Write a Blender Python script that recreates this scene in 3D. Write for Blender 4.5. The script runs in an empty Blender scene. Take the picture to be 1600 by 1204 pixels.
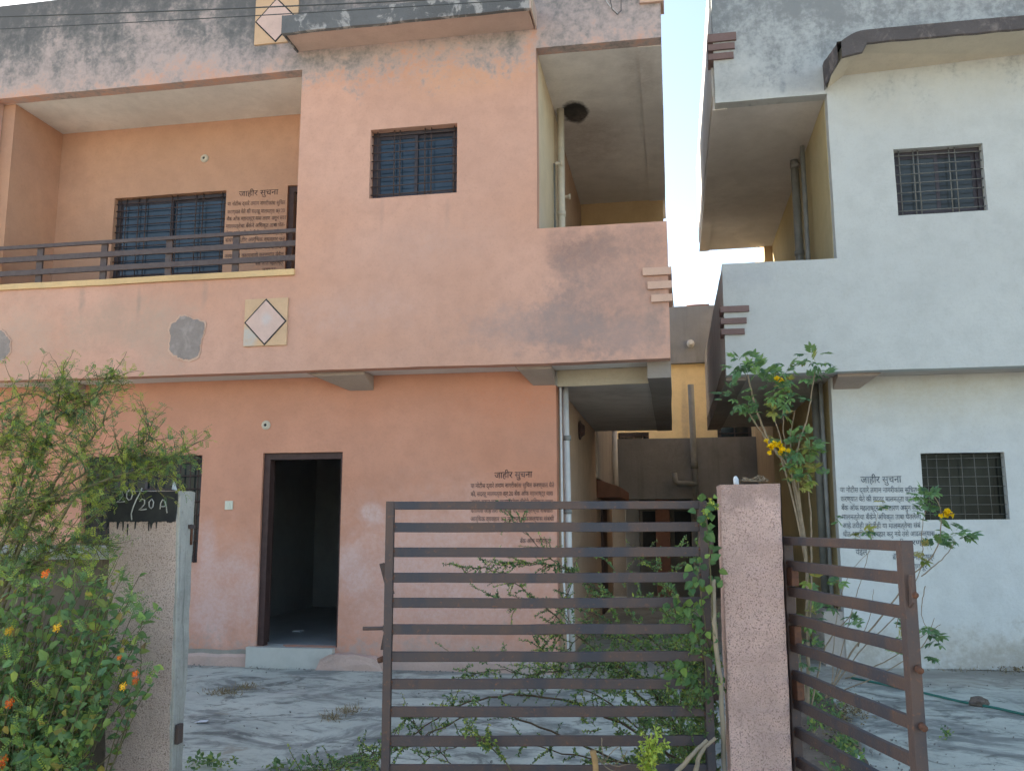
import bpy, bmesh, math, random
import numpy as np
from mathutils import Vector, Matrix, Euler, noise
random.seed(7)
scene = bpy.context.scene
COL = scene.collection

# ------------------------------------------------------------------ camera
CX, CY, F, CZ = 800.0, 602.0, 1403.5, 1.45
YAW, PITCH, ROLL = -0.1756, 0.1528, -0.00193
def _axes():
    f = Vector((math.sin(YAW), math.cos(YAW), 0)); r = Vector((math.cos(YAW), -math.sin(YAW), 0)); u = Vector((0, 0, 1))
    f2 = f*math.cos(PITCH) + u*math.sin(PITCH); u2 = -f*math.sin(PITCH) + u*math.cos(PITCH)
    r3 = r*math.cos(ROLL) + u2*math.sin(ROLL); u3 = -r*math.sin(ROLL) + u2*math.cos(ROLL)
    return r3, u3, f2
AR, AU, AF = _axes()
cam = bpy.data.cameras.new('camera'); cam.sensor_width = 36; cam.lens = F/1600*36
cam.clip_start = 0.05; cam.clip_end = 2000
camo = bpy.data.objects.new('camera', cam); COL.objects.link(camo)
camo.matrix_world = Matrix(((AR.x, AU.x, -AF.x, 0), (AR.y, AU.y, -AF.y, 0), (AR.z, AU.z, -AF.z, CZ), (0, 0, 0, 1)))
scene.camera = camo

# ------------------------------------------------------------------ world, sun, exposure
SUN_EL, SUN_AZ = math.radians(28), math.radians(300)      # azimuth from +Y clockwise: the sun stands behind the houses, the fronts are in open shade
world = bpy.data.worlds.new('World'); scene.world = world; world.use_nodes = True
wn = world.node_tree.nodes; wl = world.node_tree.links
sky = wn.new('ShaderNodeTexSky'); sky.sky_type = 'NISHITA'; sky.sun_disc = False
sky.sun_elevation = SUN_EL; sky.sun_rotation = SUN_AZ
sky.air_density = 1.0; sky.dust_density = 1.0; sky.ozone_density = 1.0; sky.altitude = 300
wl.new(sky.outputs[0], wn['Background'].inputs[0]); wn['Background'].inputs[1].default_value = 0.095
sun = bpy.data.lights.new('sun', 'SUN'); sun.energy = 5.0; sun.angle = math.radians(1.5); sun.color = (1.0, 0.95, 0.88)
suno = bpy.data.objects.new('sun', sun); COL.objects.link(suno)
sd = Vector((math.sin(SUN_AZ)*math.cos(SUN_EL), math.cos(SUN_AZ)*math.cos(SUN_EL), math.sin(SUN_EL)))
suno.rotation_euler = (-sd).to_track_quat('-Z', 'Y').to_euler(); suno.location = sd*30
vs = scene.view_settings
vs.view_transform = 'Standard'; vs.look = 'None'; vs.gamma = 1; vs.use_curve_mapping = False
vs.exposure = 2.2
vs.use_white_balance = True; vs.white_balance_temperature = 7400; vs.white_balance_tint = 10
scene.render.engine = 'CYCLES'
scene.cycles.use_denoising = True
scene.cycles.max_bounces = 5; scene.cycles.diffuse_bounces = 4; scene.cycles.glossy_bounces = 2; scene.cycles.transmission_bounces = 3
scene.cycles.use_adaptive_sampling = True; scene.cycles.adaptive_threshold = .03

# ------------------------------------------------------------------ pixel -> place helpers (measuring only)
def ray(u, v): return AR*((u-CX)/F) - AU*((v-CY)/F) + AF
def atY(u, v, Y):
    d = ray(u, v); t = Y/d.y; return Vector((d.x*t, Y, d.z*t+CZ))
def atX(u, v, X):
    d = ray(u, v); t = X/d.x; return Vector((X, d.y*t, d.z*t+CZ))
def atZ(u, v, Z):
    d = ray(u, v); t = (Z-CZ)/d.z; return Vector((d.x*t, d.y*t, Z))
def atD(u, v, D): return ray(u, v)*D + Vector((0, 0, CZ))

# ------------------------------------------------------------------ node helpers
class NT:
    def __init__(s, name):
        s.m = bpy.data.materials.new(name); s.m.use_nodes = True
        s.n = s.m.node_tree.nodes; s.l = s.m.node_tree.links
        s.b = s.n['Principled BSDF']; s.out = s.n['Material Output']
        s._pos = None
    def put(s, sock, v):
        if isinstance(v, bpy.types.NodeSocket): s.l.new(v, sock)
        else:
            try: sock.default_value = v
            except Exception: sock.default_value = (*v, 1) if len(v) == 3 else v
    def pos(s):
        if s._pos is None: s._pos = s.n.new('ShaderNodeNewGeometry').outputs['Position']
        return s._pos
    def xyz(s, v=None):
        k = s.n.new('ShaderNodeSeparateXYZ'); s.l.new(v or s.pos(), k.inputs[0]); return k.outputs
    def math(s, op, a, b=0.0, c=None, clamp=False):
        k = s.n.new('ShaderNodeMath'); k.operation = op; k.use_clamp = clamp
        s.put(k.inputs[0], a); s.put(k.inputs[1], b)
        if c is not None: s.put(k.inputs[2], c)
        return k.outputs[0]
    def vscale(s, sx, sy, sz, v=None):
        k = s.n.new('ShaderNodeVectorMath'); k.operation = 'MULTIPLY'; s.l.new(v or s.pos(), k.inputs[0])
        k.inputs[1].default_value = (sx, sy, sz); return k.outputs[0]
    def noise(s, scale, detail=3, rough=.55, v=None, dist=0.0):
        k = s.n.new('ShaderNodeTexNoise'); k.inputs['Scale'].default_value = scale; k.inputs['Detail'].default_value = detail
        k.inputs['Roughness'].default_value = rough; k.inputs['Distortion'].default_value = dist
        s.l.new(v or s.pos(), k.inputs['Vector']); return k.outputs['Fac']
    def voro(s, scale, v=None):
        k = s.n.new('ShaderNodeTexVoronoi'); k.inputs['Scale'].default_value = scale
        s.l.new(v or s.pos(), k.inputs['Vector']); return k.outputs['Distance']
    def step(s, v, lo, hi, a=0.0, b=1.0):
        k = s.n.new('ShaderNodeMapRange'); k.interpolation_type = 'SMOOTHSTEP'; s.put(k.inputs[0], v)
        for i, q in zip((1, 2, 3, 4), (lo, hi, a, b)): k.inputs[i].default_value = q
        return k.outputs[0]
    def mix(s, f, a, b, blend='MIX'):
        k = s.n.new('ShaderNodeMix'); k.data_type = 'RGBA'; k.blend_type = blend
        s.put(k.inputs[0], f); s.put(k.inputs[6], a); s.put(k.inputs[7], b); return k.outputs[2]
    def bump(s, h, strength, dist):
        k = s.n.new('ShaderNodeBump'); k.inputs['Strength'].default_value = strength; k.inputs['Distance'].default_value = dist
        s.l.new(h, k.inputs['Height']); s.l.new(k.outputs[0], s.b.inputs['Normal'])
    def done(s, col, rough=.9, spec=.25, metal=0.0):
        s.put(s.b.inputs['Base Color'], col); s.put(s.b.inputs['Roughness'], rough)
        s.b.inputs['Specular IOR Level'].default_value = spec; s.b.inputs['Metallic'].default_value = metal
        return s.m

def plaster(name, base, var=.12, tint=None, streak=0.0, speck=.12, spots=(), mould=None, bump=.35, axes='xz', rough=.92, blotch=None):
    """weathered painted plaster. spots: (a, b, ra, rb, colour, alpha, soft, ragged). mould: list of (z_low, z_high, colour, strength)"""
    t = NT(name); P = t.xyz()
    col = t.mix(t.step(t.noise(.7, 4), .3, .7), tuple(c*(1-var) for c in base), tuple(min(1, c*(1+var*.6)) for c in base))
    if tint: col = t.mix(t.step(t.noise(.45, 3, v=t.vscale(1, 1, 1.3)), .42, .72, 0, .8), col, tint)
    n6 = t.noise(5, 5, .65)
    col = t.mix(t.step(n6, .35, .75, 0, .38), col, tuple(c*.72 for c in base))
    col = t.mix(t.step(t.noise(1.6, 6, .7, dist=.5), .5, .72, 0, .3), col, tuple(c*.78 for c in base))
    col = t.mix(t.step(t.noise(38, 3, .7), .5, .75, 0, .22), col, tuple(c*.6 for c in base))
    if streak:
        st = t.noise(1, 4, .6, v=t.vscale(7, 7, .55))
        col = t.mix(t.step(st, .5, .8, 0, streak), col, tuple(c*.5+.01 for c in base))
    if blotch:
        bc, lo, hi, al = blotch[:4]
        bn = t.noise(blotch[4] if len(blotch) > 4 else 1.1, 6, .65, dist=.4)
        col = t.mix(t.step(bn, lo, hi, 0, al), col, bc)
    rag = t.noise(3.2, 5, .62); rag2 = t.noise(13, 4, .6)
    grit = t.math('MULTIPLY', t.step(t.noise(24, 6, .78), .36, .62, .6, 1.0), t.step(t.noise(5.5, 5, .7, dist=.6), .3, .62, .62, 1.0)) if spots else None
    ia, ib = {'xz': (0, 2), 'yz': (1, 2), 'xy': (0, 1)}[axes]
    for (a, b, ra, rb, c, al, soft, rg) in spots:
        dx = t.math('DIVIDE', t.math('SUBTRACT', P[ia], a), ra); dz = t.math('DIVIDE', t.math('SUBTRACT', P[ib], b), rb)
        d = t.math('SQRT', t.math('ADD', t.math('MULTIPLY', dx, dx), t.math('MULTIPLY', dz, dz)))
        d = t.math('ADD', d, t.math('MULTIPLY', t.math('SUBTRACT', rag, .5), rg*2))
        d = t.math('ADD', d, t.math('MULTIPLY', t.math('SUBTRACT', rag2, .5), rg*.9))
        msk = t.step(d, 1+soft*.3, 1-soft, 0, al)
        col = t.mix(msk if al > .95 else t.math('MULTIPLY', msk, grit), col, c)
    if mould: st = t.noise(1, 4, .7, v=t.vscale(3.2, 3.2, 1.3)); bl = t.noise(1.9, 6, .72, dist=.3); fn = t.noise(16, 3, .7)
    for (z0, z1, c, s) in (mould or ()):
        g = t.math('DIVIDE', t.math('SUBTRACT', P[2], z0), z1-z0)
        q = t.math('ADD', g, t.math('MULTIPLY', t.math('SUBTRACT', st, .5), 1.5))
        q = t.math('ADD', q, t.math('MULTIPLY', t.math('SUBTRACT', bl, .5), 2.6))
        q = t.math('ADD', q, t.math('MULTIPLY', t.math('SUBTRACT', fn, .5), 1.5))
        col = t.mix(t.step(q, .05, .98, 0, s), col, c)
    if speck:
        sp = t.noise(90, 2, .8)
        col = t.mix(t.step(sp, .56, .74, 0, speck), col, tuple(c*.4 for c in base))
    h = t.math('ADD', t.math('MULTIPLY', t.noise(26, 4, .6), .7), t.math('MULTIPLY', t.noise(140, 3, .6), .35))
    h = t.math('ADD', h, t.math('MULTIPLY', t.noise(3, 3), 1.2))
    t.bump(h, bump, .02)
    return t.done(col, rough, .2)

def simple(name, col, rough=.6, spec=.3, var=.2, scale=12, metal=0.0, col2=None, bump=0.0):
    t = NT(name)
    c = t.mix(t.step(t.noise(scale, 5, .65), .3, .72), col, col2 or tuple(k*(1-var) for k in col))
    if bump: t.bump(t.noise(scale*5, 4, .7), bump, .01)
    return t.done(c, rough, spec, metal)

MOULD = (.075, .085, .092)
PK = (.605, .355, .27)
M = {}
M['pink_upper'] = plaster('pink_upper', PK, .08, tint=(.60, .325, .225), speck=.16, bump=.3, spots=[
    (-.8, 4.12, .44, .24, (.20, .135, .12), .93, .9, .6), (-.3, 4.2, .42, .24, (.28, .195, .17), .85, .9, .7), (-.55, 3.68, .7, .65, (.36, .24, .205), .85, .8, 1.0), (-.9, 3.45, .45, .5, (.30, .22, .20), .75, .8, 1.2), (-.45, 3.3, .5, .25, (.30, .23, .21), .7, .8, 1.2),
    (-1.35, 3.40, .75, .24, (.34, .26, .24), .65, .8, 1.2), (-.4, 3.25, .45, .2, (.44, .30, .26), .5, .9, .7),
    (-.15, 3.5, .14, .45, (.30, .23, .20), .5, .9, .6),
    (-5.9, 3.6, .8, .35, (.44, .31, .24), .75, .9, .8), (-5.3, 3.4, .45, .5, (.46, .34, .27), .6, .9, .8), (-7.0, 3.5, .7, .5, (.48, .36, .29), .6, .9, .8),
    (-6.3, 3.86, .05, .2, (.3, .24, .2), .5, .9, .6), (-5.62, 3.8, .035, .25, (.3, .24, .2), .5, .9, .6), (-4.85, 3.88, .04, .16, (.32, .25, .21), .45, .9, .6), (-2.9, 4.6, .03, .26, (.36, .25, .21), .4, .9, .6), (-2.2, 4.62, .04, .22, (.36, .25, .21), .4, .9, .6), (-3.1, 6.32, 1.0, .28, (.58, .28, .17), .7, .9, .5), (-2.0, 6.1, .9, .3, (.64, .36, .23), .6, .9, .5),  # wide orange spots: shading under the sunshade painted into the colour
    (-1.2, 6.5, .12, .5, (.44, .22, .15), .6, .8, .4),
    (-2.4, 4.3, .8, .3, (.56, .37, .31), .5, 1.0, .5), (-3.2, 3.6, .7, .3, (.58, .40, .35), .5, 1.0, .6)],
    mould=[(6.0, 6.5, (.43, .365, .35), .88), (6.15, 7.15, (.20, .195, .19), .88), (6.7, 7.5, (.10, .105, .11), .8)])
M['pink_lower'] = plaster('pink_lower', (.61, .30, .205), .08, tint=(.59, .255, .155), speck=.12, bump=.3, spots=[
    (-4.92, 1.15, .12, .38, (.62, .43, .40), .75, .7, .35), (-4.65, 1.0, .3, .12, (.62, .42, .39), .6, .8, .4), (-4.83, .52, .26, .3, (.62, .44, .41), .8, .6, .35),
    (-4.45, .72, .14, .34, (.62, .43, .40), .6, .8, .4), (-3.1, 1.55, .17, .13, (.64, .47, .44), .85, .6, .4), (-3.27, 1.0, .2, .34, (.63, .45, .42), .7, .7, .35),
    (-1.5, 2.75, .9, .35, (.60, .23, .13), .6, 1, .4), (-2.7, 2.85, .9, .3, (.52, .24, .155), .6, 1, .4), (-4.9, 2.7, 1.3, .35, (.50, .25, .165), .5, 1, .4),  # orange spots under the overhang: its shade put into the wall colour
    (-2.2, .22, 1.0, .12, (.50, .36, .31), .6, .9, .5), (-2.3, .95, 1.6, .9, (.69, .47, .42), .85, .9, .5), (-4.7, .7, .9, .8, (.69, .46, .40), .7, .9, .5), (-7.5, .9, 1.5, .8, (.68, .45, .39), .6, .9, .5)], mould=[(.42, -.2, (.40, .335, .30), .75)])
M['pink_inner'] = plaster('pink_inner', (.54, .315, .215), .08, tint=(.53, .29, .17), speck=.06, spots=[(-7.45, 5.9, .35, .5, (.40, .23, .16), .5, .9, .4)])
M['pink_plinth'] = plaster('pink_plinth', (.56, .40, .34), .14, speck=.2, blotch=((.36, .34, .31), .5, .7, .7), bump=.6)
M['grey_edge'] = plaster('grey_edge', (.31, .29, .25), .2, speck=.3, bump=.9)
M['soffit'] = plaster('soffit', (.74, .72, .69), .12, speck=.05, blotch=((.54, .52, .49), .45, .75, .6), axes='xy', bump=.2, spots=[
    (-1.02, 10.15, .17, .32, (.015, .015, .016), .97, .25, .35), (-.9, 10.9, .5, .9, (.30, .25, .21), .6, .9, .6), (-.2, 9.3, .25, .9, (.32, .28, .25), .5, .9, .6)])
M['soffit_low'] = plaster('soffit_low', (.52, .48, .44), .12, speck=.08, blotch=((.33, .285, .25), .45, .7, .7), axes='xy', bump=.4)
M['cream_side'] = plaster('cream_side', (.66, .56, .40), .07, speck=.06, tint=(.62, .50, .34), axes='yz', spots=[(9.0, 4.4, .5, .5, (.50, .48, .44), .6, .9, .5)])
M['tan_side'] = plaster('tan_side', (.50, .35, .255), .1, streak=.25, speck=.1, axes='yz')
M['yellow'] = plaster('yellow', (.56, .40, .22), .07, speck=.06, tint=(.54, .41, .26), streak=.12)
M['sill_yellow'] = plaster('sill_yellow', (.68, .47, .25), .1, speck=.12, blotch=((.50, .39, .25), .5, .75, .5))
M['chajja'] = plaster('chajja', (.15, .155, .16), .2, speck=.2, blotch=((.42, .41, .40), .52, .60, .8, 4.5), bump=.9)
M['chajja_soffit'] = plaster('chajja_soffit', (.55, .41, .35), .07, speck=.04, blotch=((.44, .32, .27), .45, .75, .5))
M['cement'] = plaster('cement', (.30, .255, .235), .16, speck=.3, blotch=((.40, .34, .31), .48, .66, .7, 7), bump=.9)
M['band_pink'] = plaster('band_pink', (.60, .40, .31), .08, speck=.1, blotch=((.40, .30, .25), .5, .75, .6))
M['white_upper'] = plaster('white_upper', (.52, .545, .53), .05, tint=(.49, .515, .505), speck=.08, bump=.3, spots=[
    (.85, 4.05, .45, .16, (.38, .40, .42), .6, .9, .7), (2.4, 5.75, 1.2, .26, (.50, .49, .44), .45, 1, .4), (3.6, 6.0, 1.2, .3, (.50, .49, .43), .45, 1, .4),
    (.75, 6.2, .35, .22, (.30, .32, .33), .8, .9, .8), (1.45, 6.18, .35, .2, (.28, .30, .31), .75, .9, .8), (1.30, 6.15, .04, .12, (.2, .23, .25), .8, .6, .4),
    (1.3, 6.5, .4, .3, (.42, .45, .46), .5, .9, .9)],
    mould=[(5.85, 6.6, (.40, .425, .43), .8), (6.1, 7.4, (.20, .215, .22), .85)])
M['white_lower'] = plaster('white_lower', (.60, .625, .61), .05, tint=(.55, .58, .59), speck=.14, bump=.3, spots=[
    (2.6, 2.85, 1.6, .4, (.50, .47, .39), .65, 1, .4), (2.2, .22, 2.0, .2, (.48, .45, .38), .7, .9, .6), (3.4, .15, .4, .16, (.26, .24, .2), .6, .9, .8)], mould=[(.5, -.25, (.36, .335, .29), .75)])
M['white_side'] = plaster('white_side', (.66, .66, .64), .12, streak=.45, speck=.15, axes='yz', blotch=((.46, .46, .44), .45, .7, .6))
M['yellow_side'] = plaster('yellow_side', (.54, .45, .26), .07, speck=.06, tint=(.47, .42, .29), axes='yz')
M['olive_side'] = plaster('olive_side', (.46, .37, .20), .1, speck=.06, streak=.2, axes='yz')
M['beam_brown'] = plaster('beam_brown', (.30, .265, .235), .15, speck=.15, blotch=((.2, .175, .155), .45, .7, .6), bump=.4)
M['cross_beam'] = plaster('cross_beam', (.42, .355, .265), .1, speck=.08)
M['bracket'] = plaster('bracket', (.40, .33, .285), .12, speck=.12)
M['brown_band'] = plaster('brown_band', (.22, .15, .14), .15, speck=.2)
M['broken_slab'] = plaster('broken_slab', (.105, .095, .095), .25, speck=.3, blotch=((.26, .225, .21), .5, .64, .7, 4), bump=1.0)
M['cream_soffit'] = plaster('cream_soffit', (.57, .52, .42), .06, speck=.04)
M['rear_grey'] = plaster('rear_grey', (.25, .25, .25), .14, streak=.5, speck=.15, blotch=((.17, .17, .165), .45, .7, .7))
M['rear_yellow'] = plaster('rear_yellow', (.84, .64, .36), .06, speck=.05, spots=[(.30, 3.6, .09, .8, (.52, .40, .28), .8, .5, .3)])
M['rear_side'] = plaster('rear_side', (.42, .38, .34), .12, streak=.7, speck=.1, axes='yz')
M['rear_peach'] = plaster('rear_peach', (.50, .38, .24), .12, streak=.6, speck=.1, axes='yz', blotch=((.3, .26, .2), .5, .7, .6))
M['canopy'] = simple('canopy', (.24, .11, .075), .7)
M['interior'] = plaster('interior', (.34, .36, .37), .1, speck=.05)
M['interior_floor'] = simple('interior_floor', (.34, .36, .355), .45, .4, .15, 3)
M['window_frame'] = simple('window_frame', (.055, .048, .058), .5, .35, .3, 20)
M['wood_dark'] = simple('wood_dark', (.075, .042, .038), .6, .3, .3, 14)
M['bar_metal'] = simple('bar_metal', (.045, .04, .045), .6, .3, .4, 40, col2=(.10, .06, .045))
M['bar_grey'] = simple('bar_grey', (.17, .17, .155), .6, .3, .3, 40)
M['rail_metal'] = simple('rail_metal', (.075, .05, .048), .5, .4, .35, 18, col2=(.10, .075, .07))
M['pvc'] = simple('pvc', (.58, .58, .57), .45, .35, .18, 6)
M['pvc_cream'] = simple('pvc_cream', (.60, .55, .45), .5, .3, .2, 5)
M['pvc_grey'] = simple('pvc_grey', (.24, .245, .235), .5, .35, .25, 6)
M['pvc_dark'] = simple('pvc_dark', (.17, .17, .15), .55, .3, .3, 6)
M['marble'] = simple('marble', (.50, .50, .46), .4, .4, .12, 4, col2=(.42, .43, .39))
M['plastic_white'] = simple('plastic_white', (.62, .62, .52), .45, .4, .08)
M['black_line'] = simple('black_line', (.03, .03, .033), .6)
M['letter_dark'] = simple('letter_dark', (.045, .038, .04), .85, .1, .5, 14, col2=(.22, .14, .12))
M['letter_blue'] = simple('letter_blue', (.055, .07, .09), .85, .1, .5, 14, col2=(.22, .25, .27))
M['chalk'] = simple('chalk', (.58, .61, .61), .9, .1, .35, 25, col2=(.22, .24, .24))
M['tile_ochre'] = plaster('tile_ochre', (.62, .42, .27), .08, speck=.1, spots=[(-4.33, 3.38, .12, .12, (.46, .48, .48), .8, .6, .4)])
M['tile_pink'] = plaster('tile_pink', (.64, .46, .40), .05, speck=.04, spots=[(-4.13, 3.57, .07, .08, (.50, .53, .55), .6, .9, .6)])
M['wire'] = simple('wire', (.07, .08, .085), .7)
M['rope'] = simple('rope', (.03, .17, .14), .6)
M['stone'] = simple('stone', (.16, .13, .11), .9, .2, .4, 30, bump=.5)
M['grit'] = simple('grit', (.28, .27, .25), .95, .1, .5, 20)
M['litter'] = simple('litter', (.62, .67, .70), .6, .3, .15, 8)
M['twig'] = simple('twig', (.14, .10, .07), .85, .1, .4, 20)
M['twig_green'] = simple('twig_green', (.15, .14, .08), .8, .1, .4, 20)
M['twig_pale'] = simple('twig_pale', (.30, .24, .17), .85, .1, .35, 20)
M['bamboo'] = simple('bamboo', (.36, .29, .20), .75, .2, .35, 9, col2=(.25, .23, .19))
M['dry_stick'] = simple('dry_stick', (.42, .27, .13), .75, .2, .3, 15)

def _glass(name, col, rough=.08, spec=.5):
    t = NT(name); t.bump(t.noise(2.5, 2), .06, .02)
    return t.done(t.mix(t.step(t.noise(2.2, 4), .35, .7), col, tuple(c*.6 for c in col)), rough, spec)
M['glass_blue'] = _glass('glass_blue', (.028, .050, .076))
M['glass_dark'] = _glass('glass_dark', (.016, .026, .032), .12, .25)
M['glass_dusty'] = _glass('glass_dusty', (.045, .055, .058), .12, .3)
M['glass_olive'] = _glass('glass_olive', (.03, .035, .03), .2, .1)

def _rust():
    t = NT('rusty_steel')
    c = t.mix(t.step(t.noise(5, 5, .7), .35, .65), (.066, .054, .056), (.092, .062, .053))
    c = t.mix(t.step(t.noise(2.6, 4, .6, v=t.vscale(1.5, 1.5, .3)), .5, .66, 0, .85), c, (.036, .043, .058))
    c = t.mix(t.step(t.noise(45, 4, .7), .57, .75, 0, .65), c, (.21, .095, .05))
    t.bump(t.noise(90, 4, .7), .5, .004)
    return t.done(c, .62, .35)
M['rust'] = _rust()
M['rust_bright'] = simple('rust_bright', (.15, .072, .045), .85, .2, .4, 40, col2=(.09, .05, .04))

def _pebble(name, base, dark, zt):
    t = NT(name); P = t.xyz()
    n = t.noise(3, 5, .6)
    c = t.mix(t.step(n, .3, .7), tuple(k*.88 for k in base), tuple(k*1.06 for k in base))
    v = t.noise(150, 2, .7); v2 = t.noise(62, 3, .75)
    c = t.mix(t.step(v, .52, .66, 0, .8), c, dark)
    c = t.mix(t.step(v2, .58, .72, 0, .55), c, dark)
    c = t.mix(t.step(t.noise(200, 2, .6), .6, .75, 0, .5), c, tuple(min(1, k*1.3) for k in base))
    g = t.math('ADD', t.math('MULTIPLY', t.math('SUBTRACT', P[2], zt), 2.2), t.math('MULTIPLY', t.noise(9, 5, .65), 1.1))
    c = t.mix(t.step(g, .3, .7, 0, .8), c, tuple(k*.5 for k in base))
    c = t.mix(t.step(t.noise(2.1, 6, .7), .52, .68, 0, .55), c, tuple(k*.66 for k in base))
    h = t.math('ADD', t.noise(150, 2, .7), t.math('MULTIPLY', t.noise(62, 3, .75), 1.2))
    t.bump(h, .8, .012)
    return t.done(c, .95, .15)
M['pebble_right'] = _pebble('pebble_right', (.68, .49, .44), (.20, .13, .115), 1.55)
M['pebble_left'] = _pebble('pebble_left', (.60, .48, .43), (.19, .14, .12), 1.9)
def _cement_streaks():
    t = NT('pillar_cement'); c = t.mix(t.step(t.noise(6, 5, .7), .35, .7), (.33, .33, .305), (.43, .43, .40))
    c = t.mix(t.step(t.noise(1, 5, .7, v=t.vscale(45, 45, 1.6)), .5, .7, 0, .8), c, (.19, .195, .185))
    c = t.mix(t.step(t.noise(1, 5, .7, v=t.vscale(30, 30, 2.5)), .58, .7, 0, .7), c, (.55, .55, .52))
    c = t.mix(t.step(t.noise(60, 4, .75), .52, .72, 0, .5), c, (.2, .2, .19))
    t.bump(t.noise(70, 5, .7), .6, .01); return t.done(c, .95, .15)
M['pillar_cement'] = _cement_streaks()
M['black_paint'] = simple('black_paint', (.022, .024, .028), .8, .2, .3, 10, col2=(.04, .045, .045))
M['coping'] = plaster('coping', (.40, .42, .41), .14, speck=.2, streak=.3)
M['wall_brown'] = plaster('wall_brown', (.22, .19, .16), .2, speck=.25, streak=.4, bump=.6)

def _ground():
    t = NT('soil'); n = t.noise(2.2, 6, .65)
    c = t.mix(t.step(n, .35, .68), (.15, .12, .095), (.24, .20, .16))
    c = t.mix(t.step(t.noise(24, 4, .7), .5, .75, 0, .6), c, (.09, .075, .06))
    t.bump(t.noise(18, 6, .7), .8, .05); return t.done(c, .95, .1)
M['soil'] = _ground()
def _road():
    t = NT('road_dust'); c = t.mix(t.step(t.noise(.8, 6, .6), .35, .68), (.46, .42, .37), (.38, .355, .32))
    c = t.mix(t.step(t.noise(30, 4, .7), .5, .75, 0, .5), c, (.22, .2, .18)); t.bump(t.noise(20, 5, .7), .5, .03); return t.done(c, .95, .15)
M['added_road'] = _road()
def _yard():
    t = NT('yard_concrete'); P = t.xyz()
    c = t.mix(t.step(t.noise(1.2, 4), .3, .7), (.42, .455, .40), (.52, .555, .485))
    st = t.noise(1.15, 7, .68, v=t.vscale(.9, 1.1, 1), dist=.9)
    c = t.mix(t.step(st, .44, .57, 0, .88), c, (.19, .205, .19))
    st2 = t.noise(2.3, 7, .72, v=t.vscale(1, 1.25, 1), dist=1.2)
    c = t.mix(t.step(st2, .5, .64, 0, .8), c, (.10, .11, .10))
    c = t.mix(t.step(t.noise(1.7, 6, .7, dist=.6), .55, .7, 0, .75), c, (.48, .495, .445))
    c = t.mix(t.step(t.noise(9, 6, .75), .5, .7, 0, .45), c, (.20, .215, .21))
    c = t.mix(t.step(t.noise(1.5, 5, .65), .62, .72, 0, .7), c, (.27, .235, .18))
    c = t.mix(t.step(t.noise(60, 3, .7), .58, .75, 0, .35), c, (.12, .12, .12))
    edge = t.step(t.math('ADD', P[1], t.math('MULTIPLY', t.noise(3, 5, .7), .5)), 9.0, 9.35, 0, .6)
    c = t.mix(edge, c, (.33, .30, .25))
    h = t.math('ADD', t.noise(5, 5, .6), t.math('MULTIPLY', t.noise(70, 3, .6), .25))
    t.bump(h, .35, .03); return t.done(c, .85, .25)
M['yard'] = _yard()

def leafmat(name, trans=.45):
    t = NT(name)
    a = t.n.new('ShaderNodeAttribute'); a.attribute_name = 'leafcol'
    oi = t.n.new('ShaderNodeObjectInfo')
    k = t.step(oi.outputs['Random'], 0, 1, .72, 1.22)
    hsv = t.n.new('ShaderNodeHueSaturation'); t.l.new(a.outputs['Color'], hsv.inputs['Color']); t.l.new(k, hsv.inputs['Value'])
    t.put(t.b.inputs['Base Color'], hsv.outputs[0]); t.b.inputs['Roughness'].default_value = .5; t.b.inputs['Specular IOR Level'].default_value = .3
    tr = t.n.new('ShaderNodeBsdfTranslucent'); t.l.new(hsv.outputs[0], tr.inputs[0])
    mx = t.n.new('ShaderNodeMixShader'); mx.inputs[0].default_value = trans
    t.l.new(t.b.outputs[0], mx.inputs[1]); t.l.new(tr.outputs[0], mx.inputs[2]); t.l.new(mx.outputs[0], t.out.inputs[0])
    return t.m
M['leaf'] = leafmat('leaf_green'); M['petal'] = leafmat('petal', .3)

# ------------------------------------------------------------------ object helpers
def wbase(p):
    b = Vector((0, 0, 0))
    while p is not None: b = b + p.location; p = p.parent
    return b
def tag(o, label=None, cat=None, group=None, kind=None):
    if label: o['label'] = label
    if cat: o['category'] = cat
    if group: o['group'] = group
    if kind: o['kind'] = kind
    return o
def empty(name, loc, label, cat, group=None):
    o = bpy.data.objects.new(name, None); o.location = loc; o.empty_display_size = .2; COL.objects.link(o)
    return tag(o, label, cat, group)
def mk(name, verts, faces, mat, parent=None, origin=None, smooth=False, cols=None):
    """vertices given in world coordinates"""
    base = wbase(parent)
    org = Vector(origin) if origin is not None else (Vector((0, 0, 0)) if parent is None else base)
    me = bpy.data.meshes.new(name)
    me.from_pydata([tuple(Vector(v)-org) for v in verts], [], faces)
    if cols is not None:
        at = me.color_attributes.new('leafcol', 'FLOAT_COLOR', 'POINT')
        at.data.foreach_set('color', np.asarray(cols, dtype=np.float32).ravel())
    me.materials.append(M[mat] if isinstance(mat, str) else mat)
    if smooth: me.polygons.foreach_set('use_smooth', [True]*len(me.polygons))
    me.update()
    o = bpy.data.objects.new(name, me); COL.objects.link(o); o.parent = parent; o.location = org-base
    return o
def wob(v, k=1.0):
    v = Vector(v); a = noise.noise_vector(v*.8)*.009 + noise.noise_vector(v*4.5)*.0028
    return v + Vector((a.x, a.y*.5, a.z))*k
def lin(a, b, st):
    n = max(1, int(math.ceil(abs(b-a)/st))); return [a+(b-a)*i/n for i in range(n+1)]
def fill(vals, st):
    vals = sorted(set(round(v, 5) for v in vals)); out = []
    for a, b in zip(vals, vals[1:]): out += lin(a, b, st)[:-1]
    return out+[vals[-1]]
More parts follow.
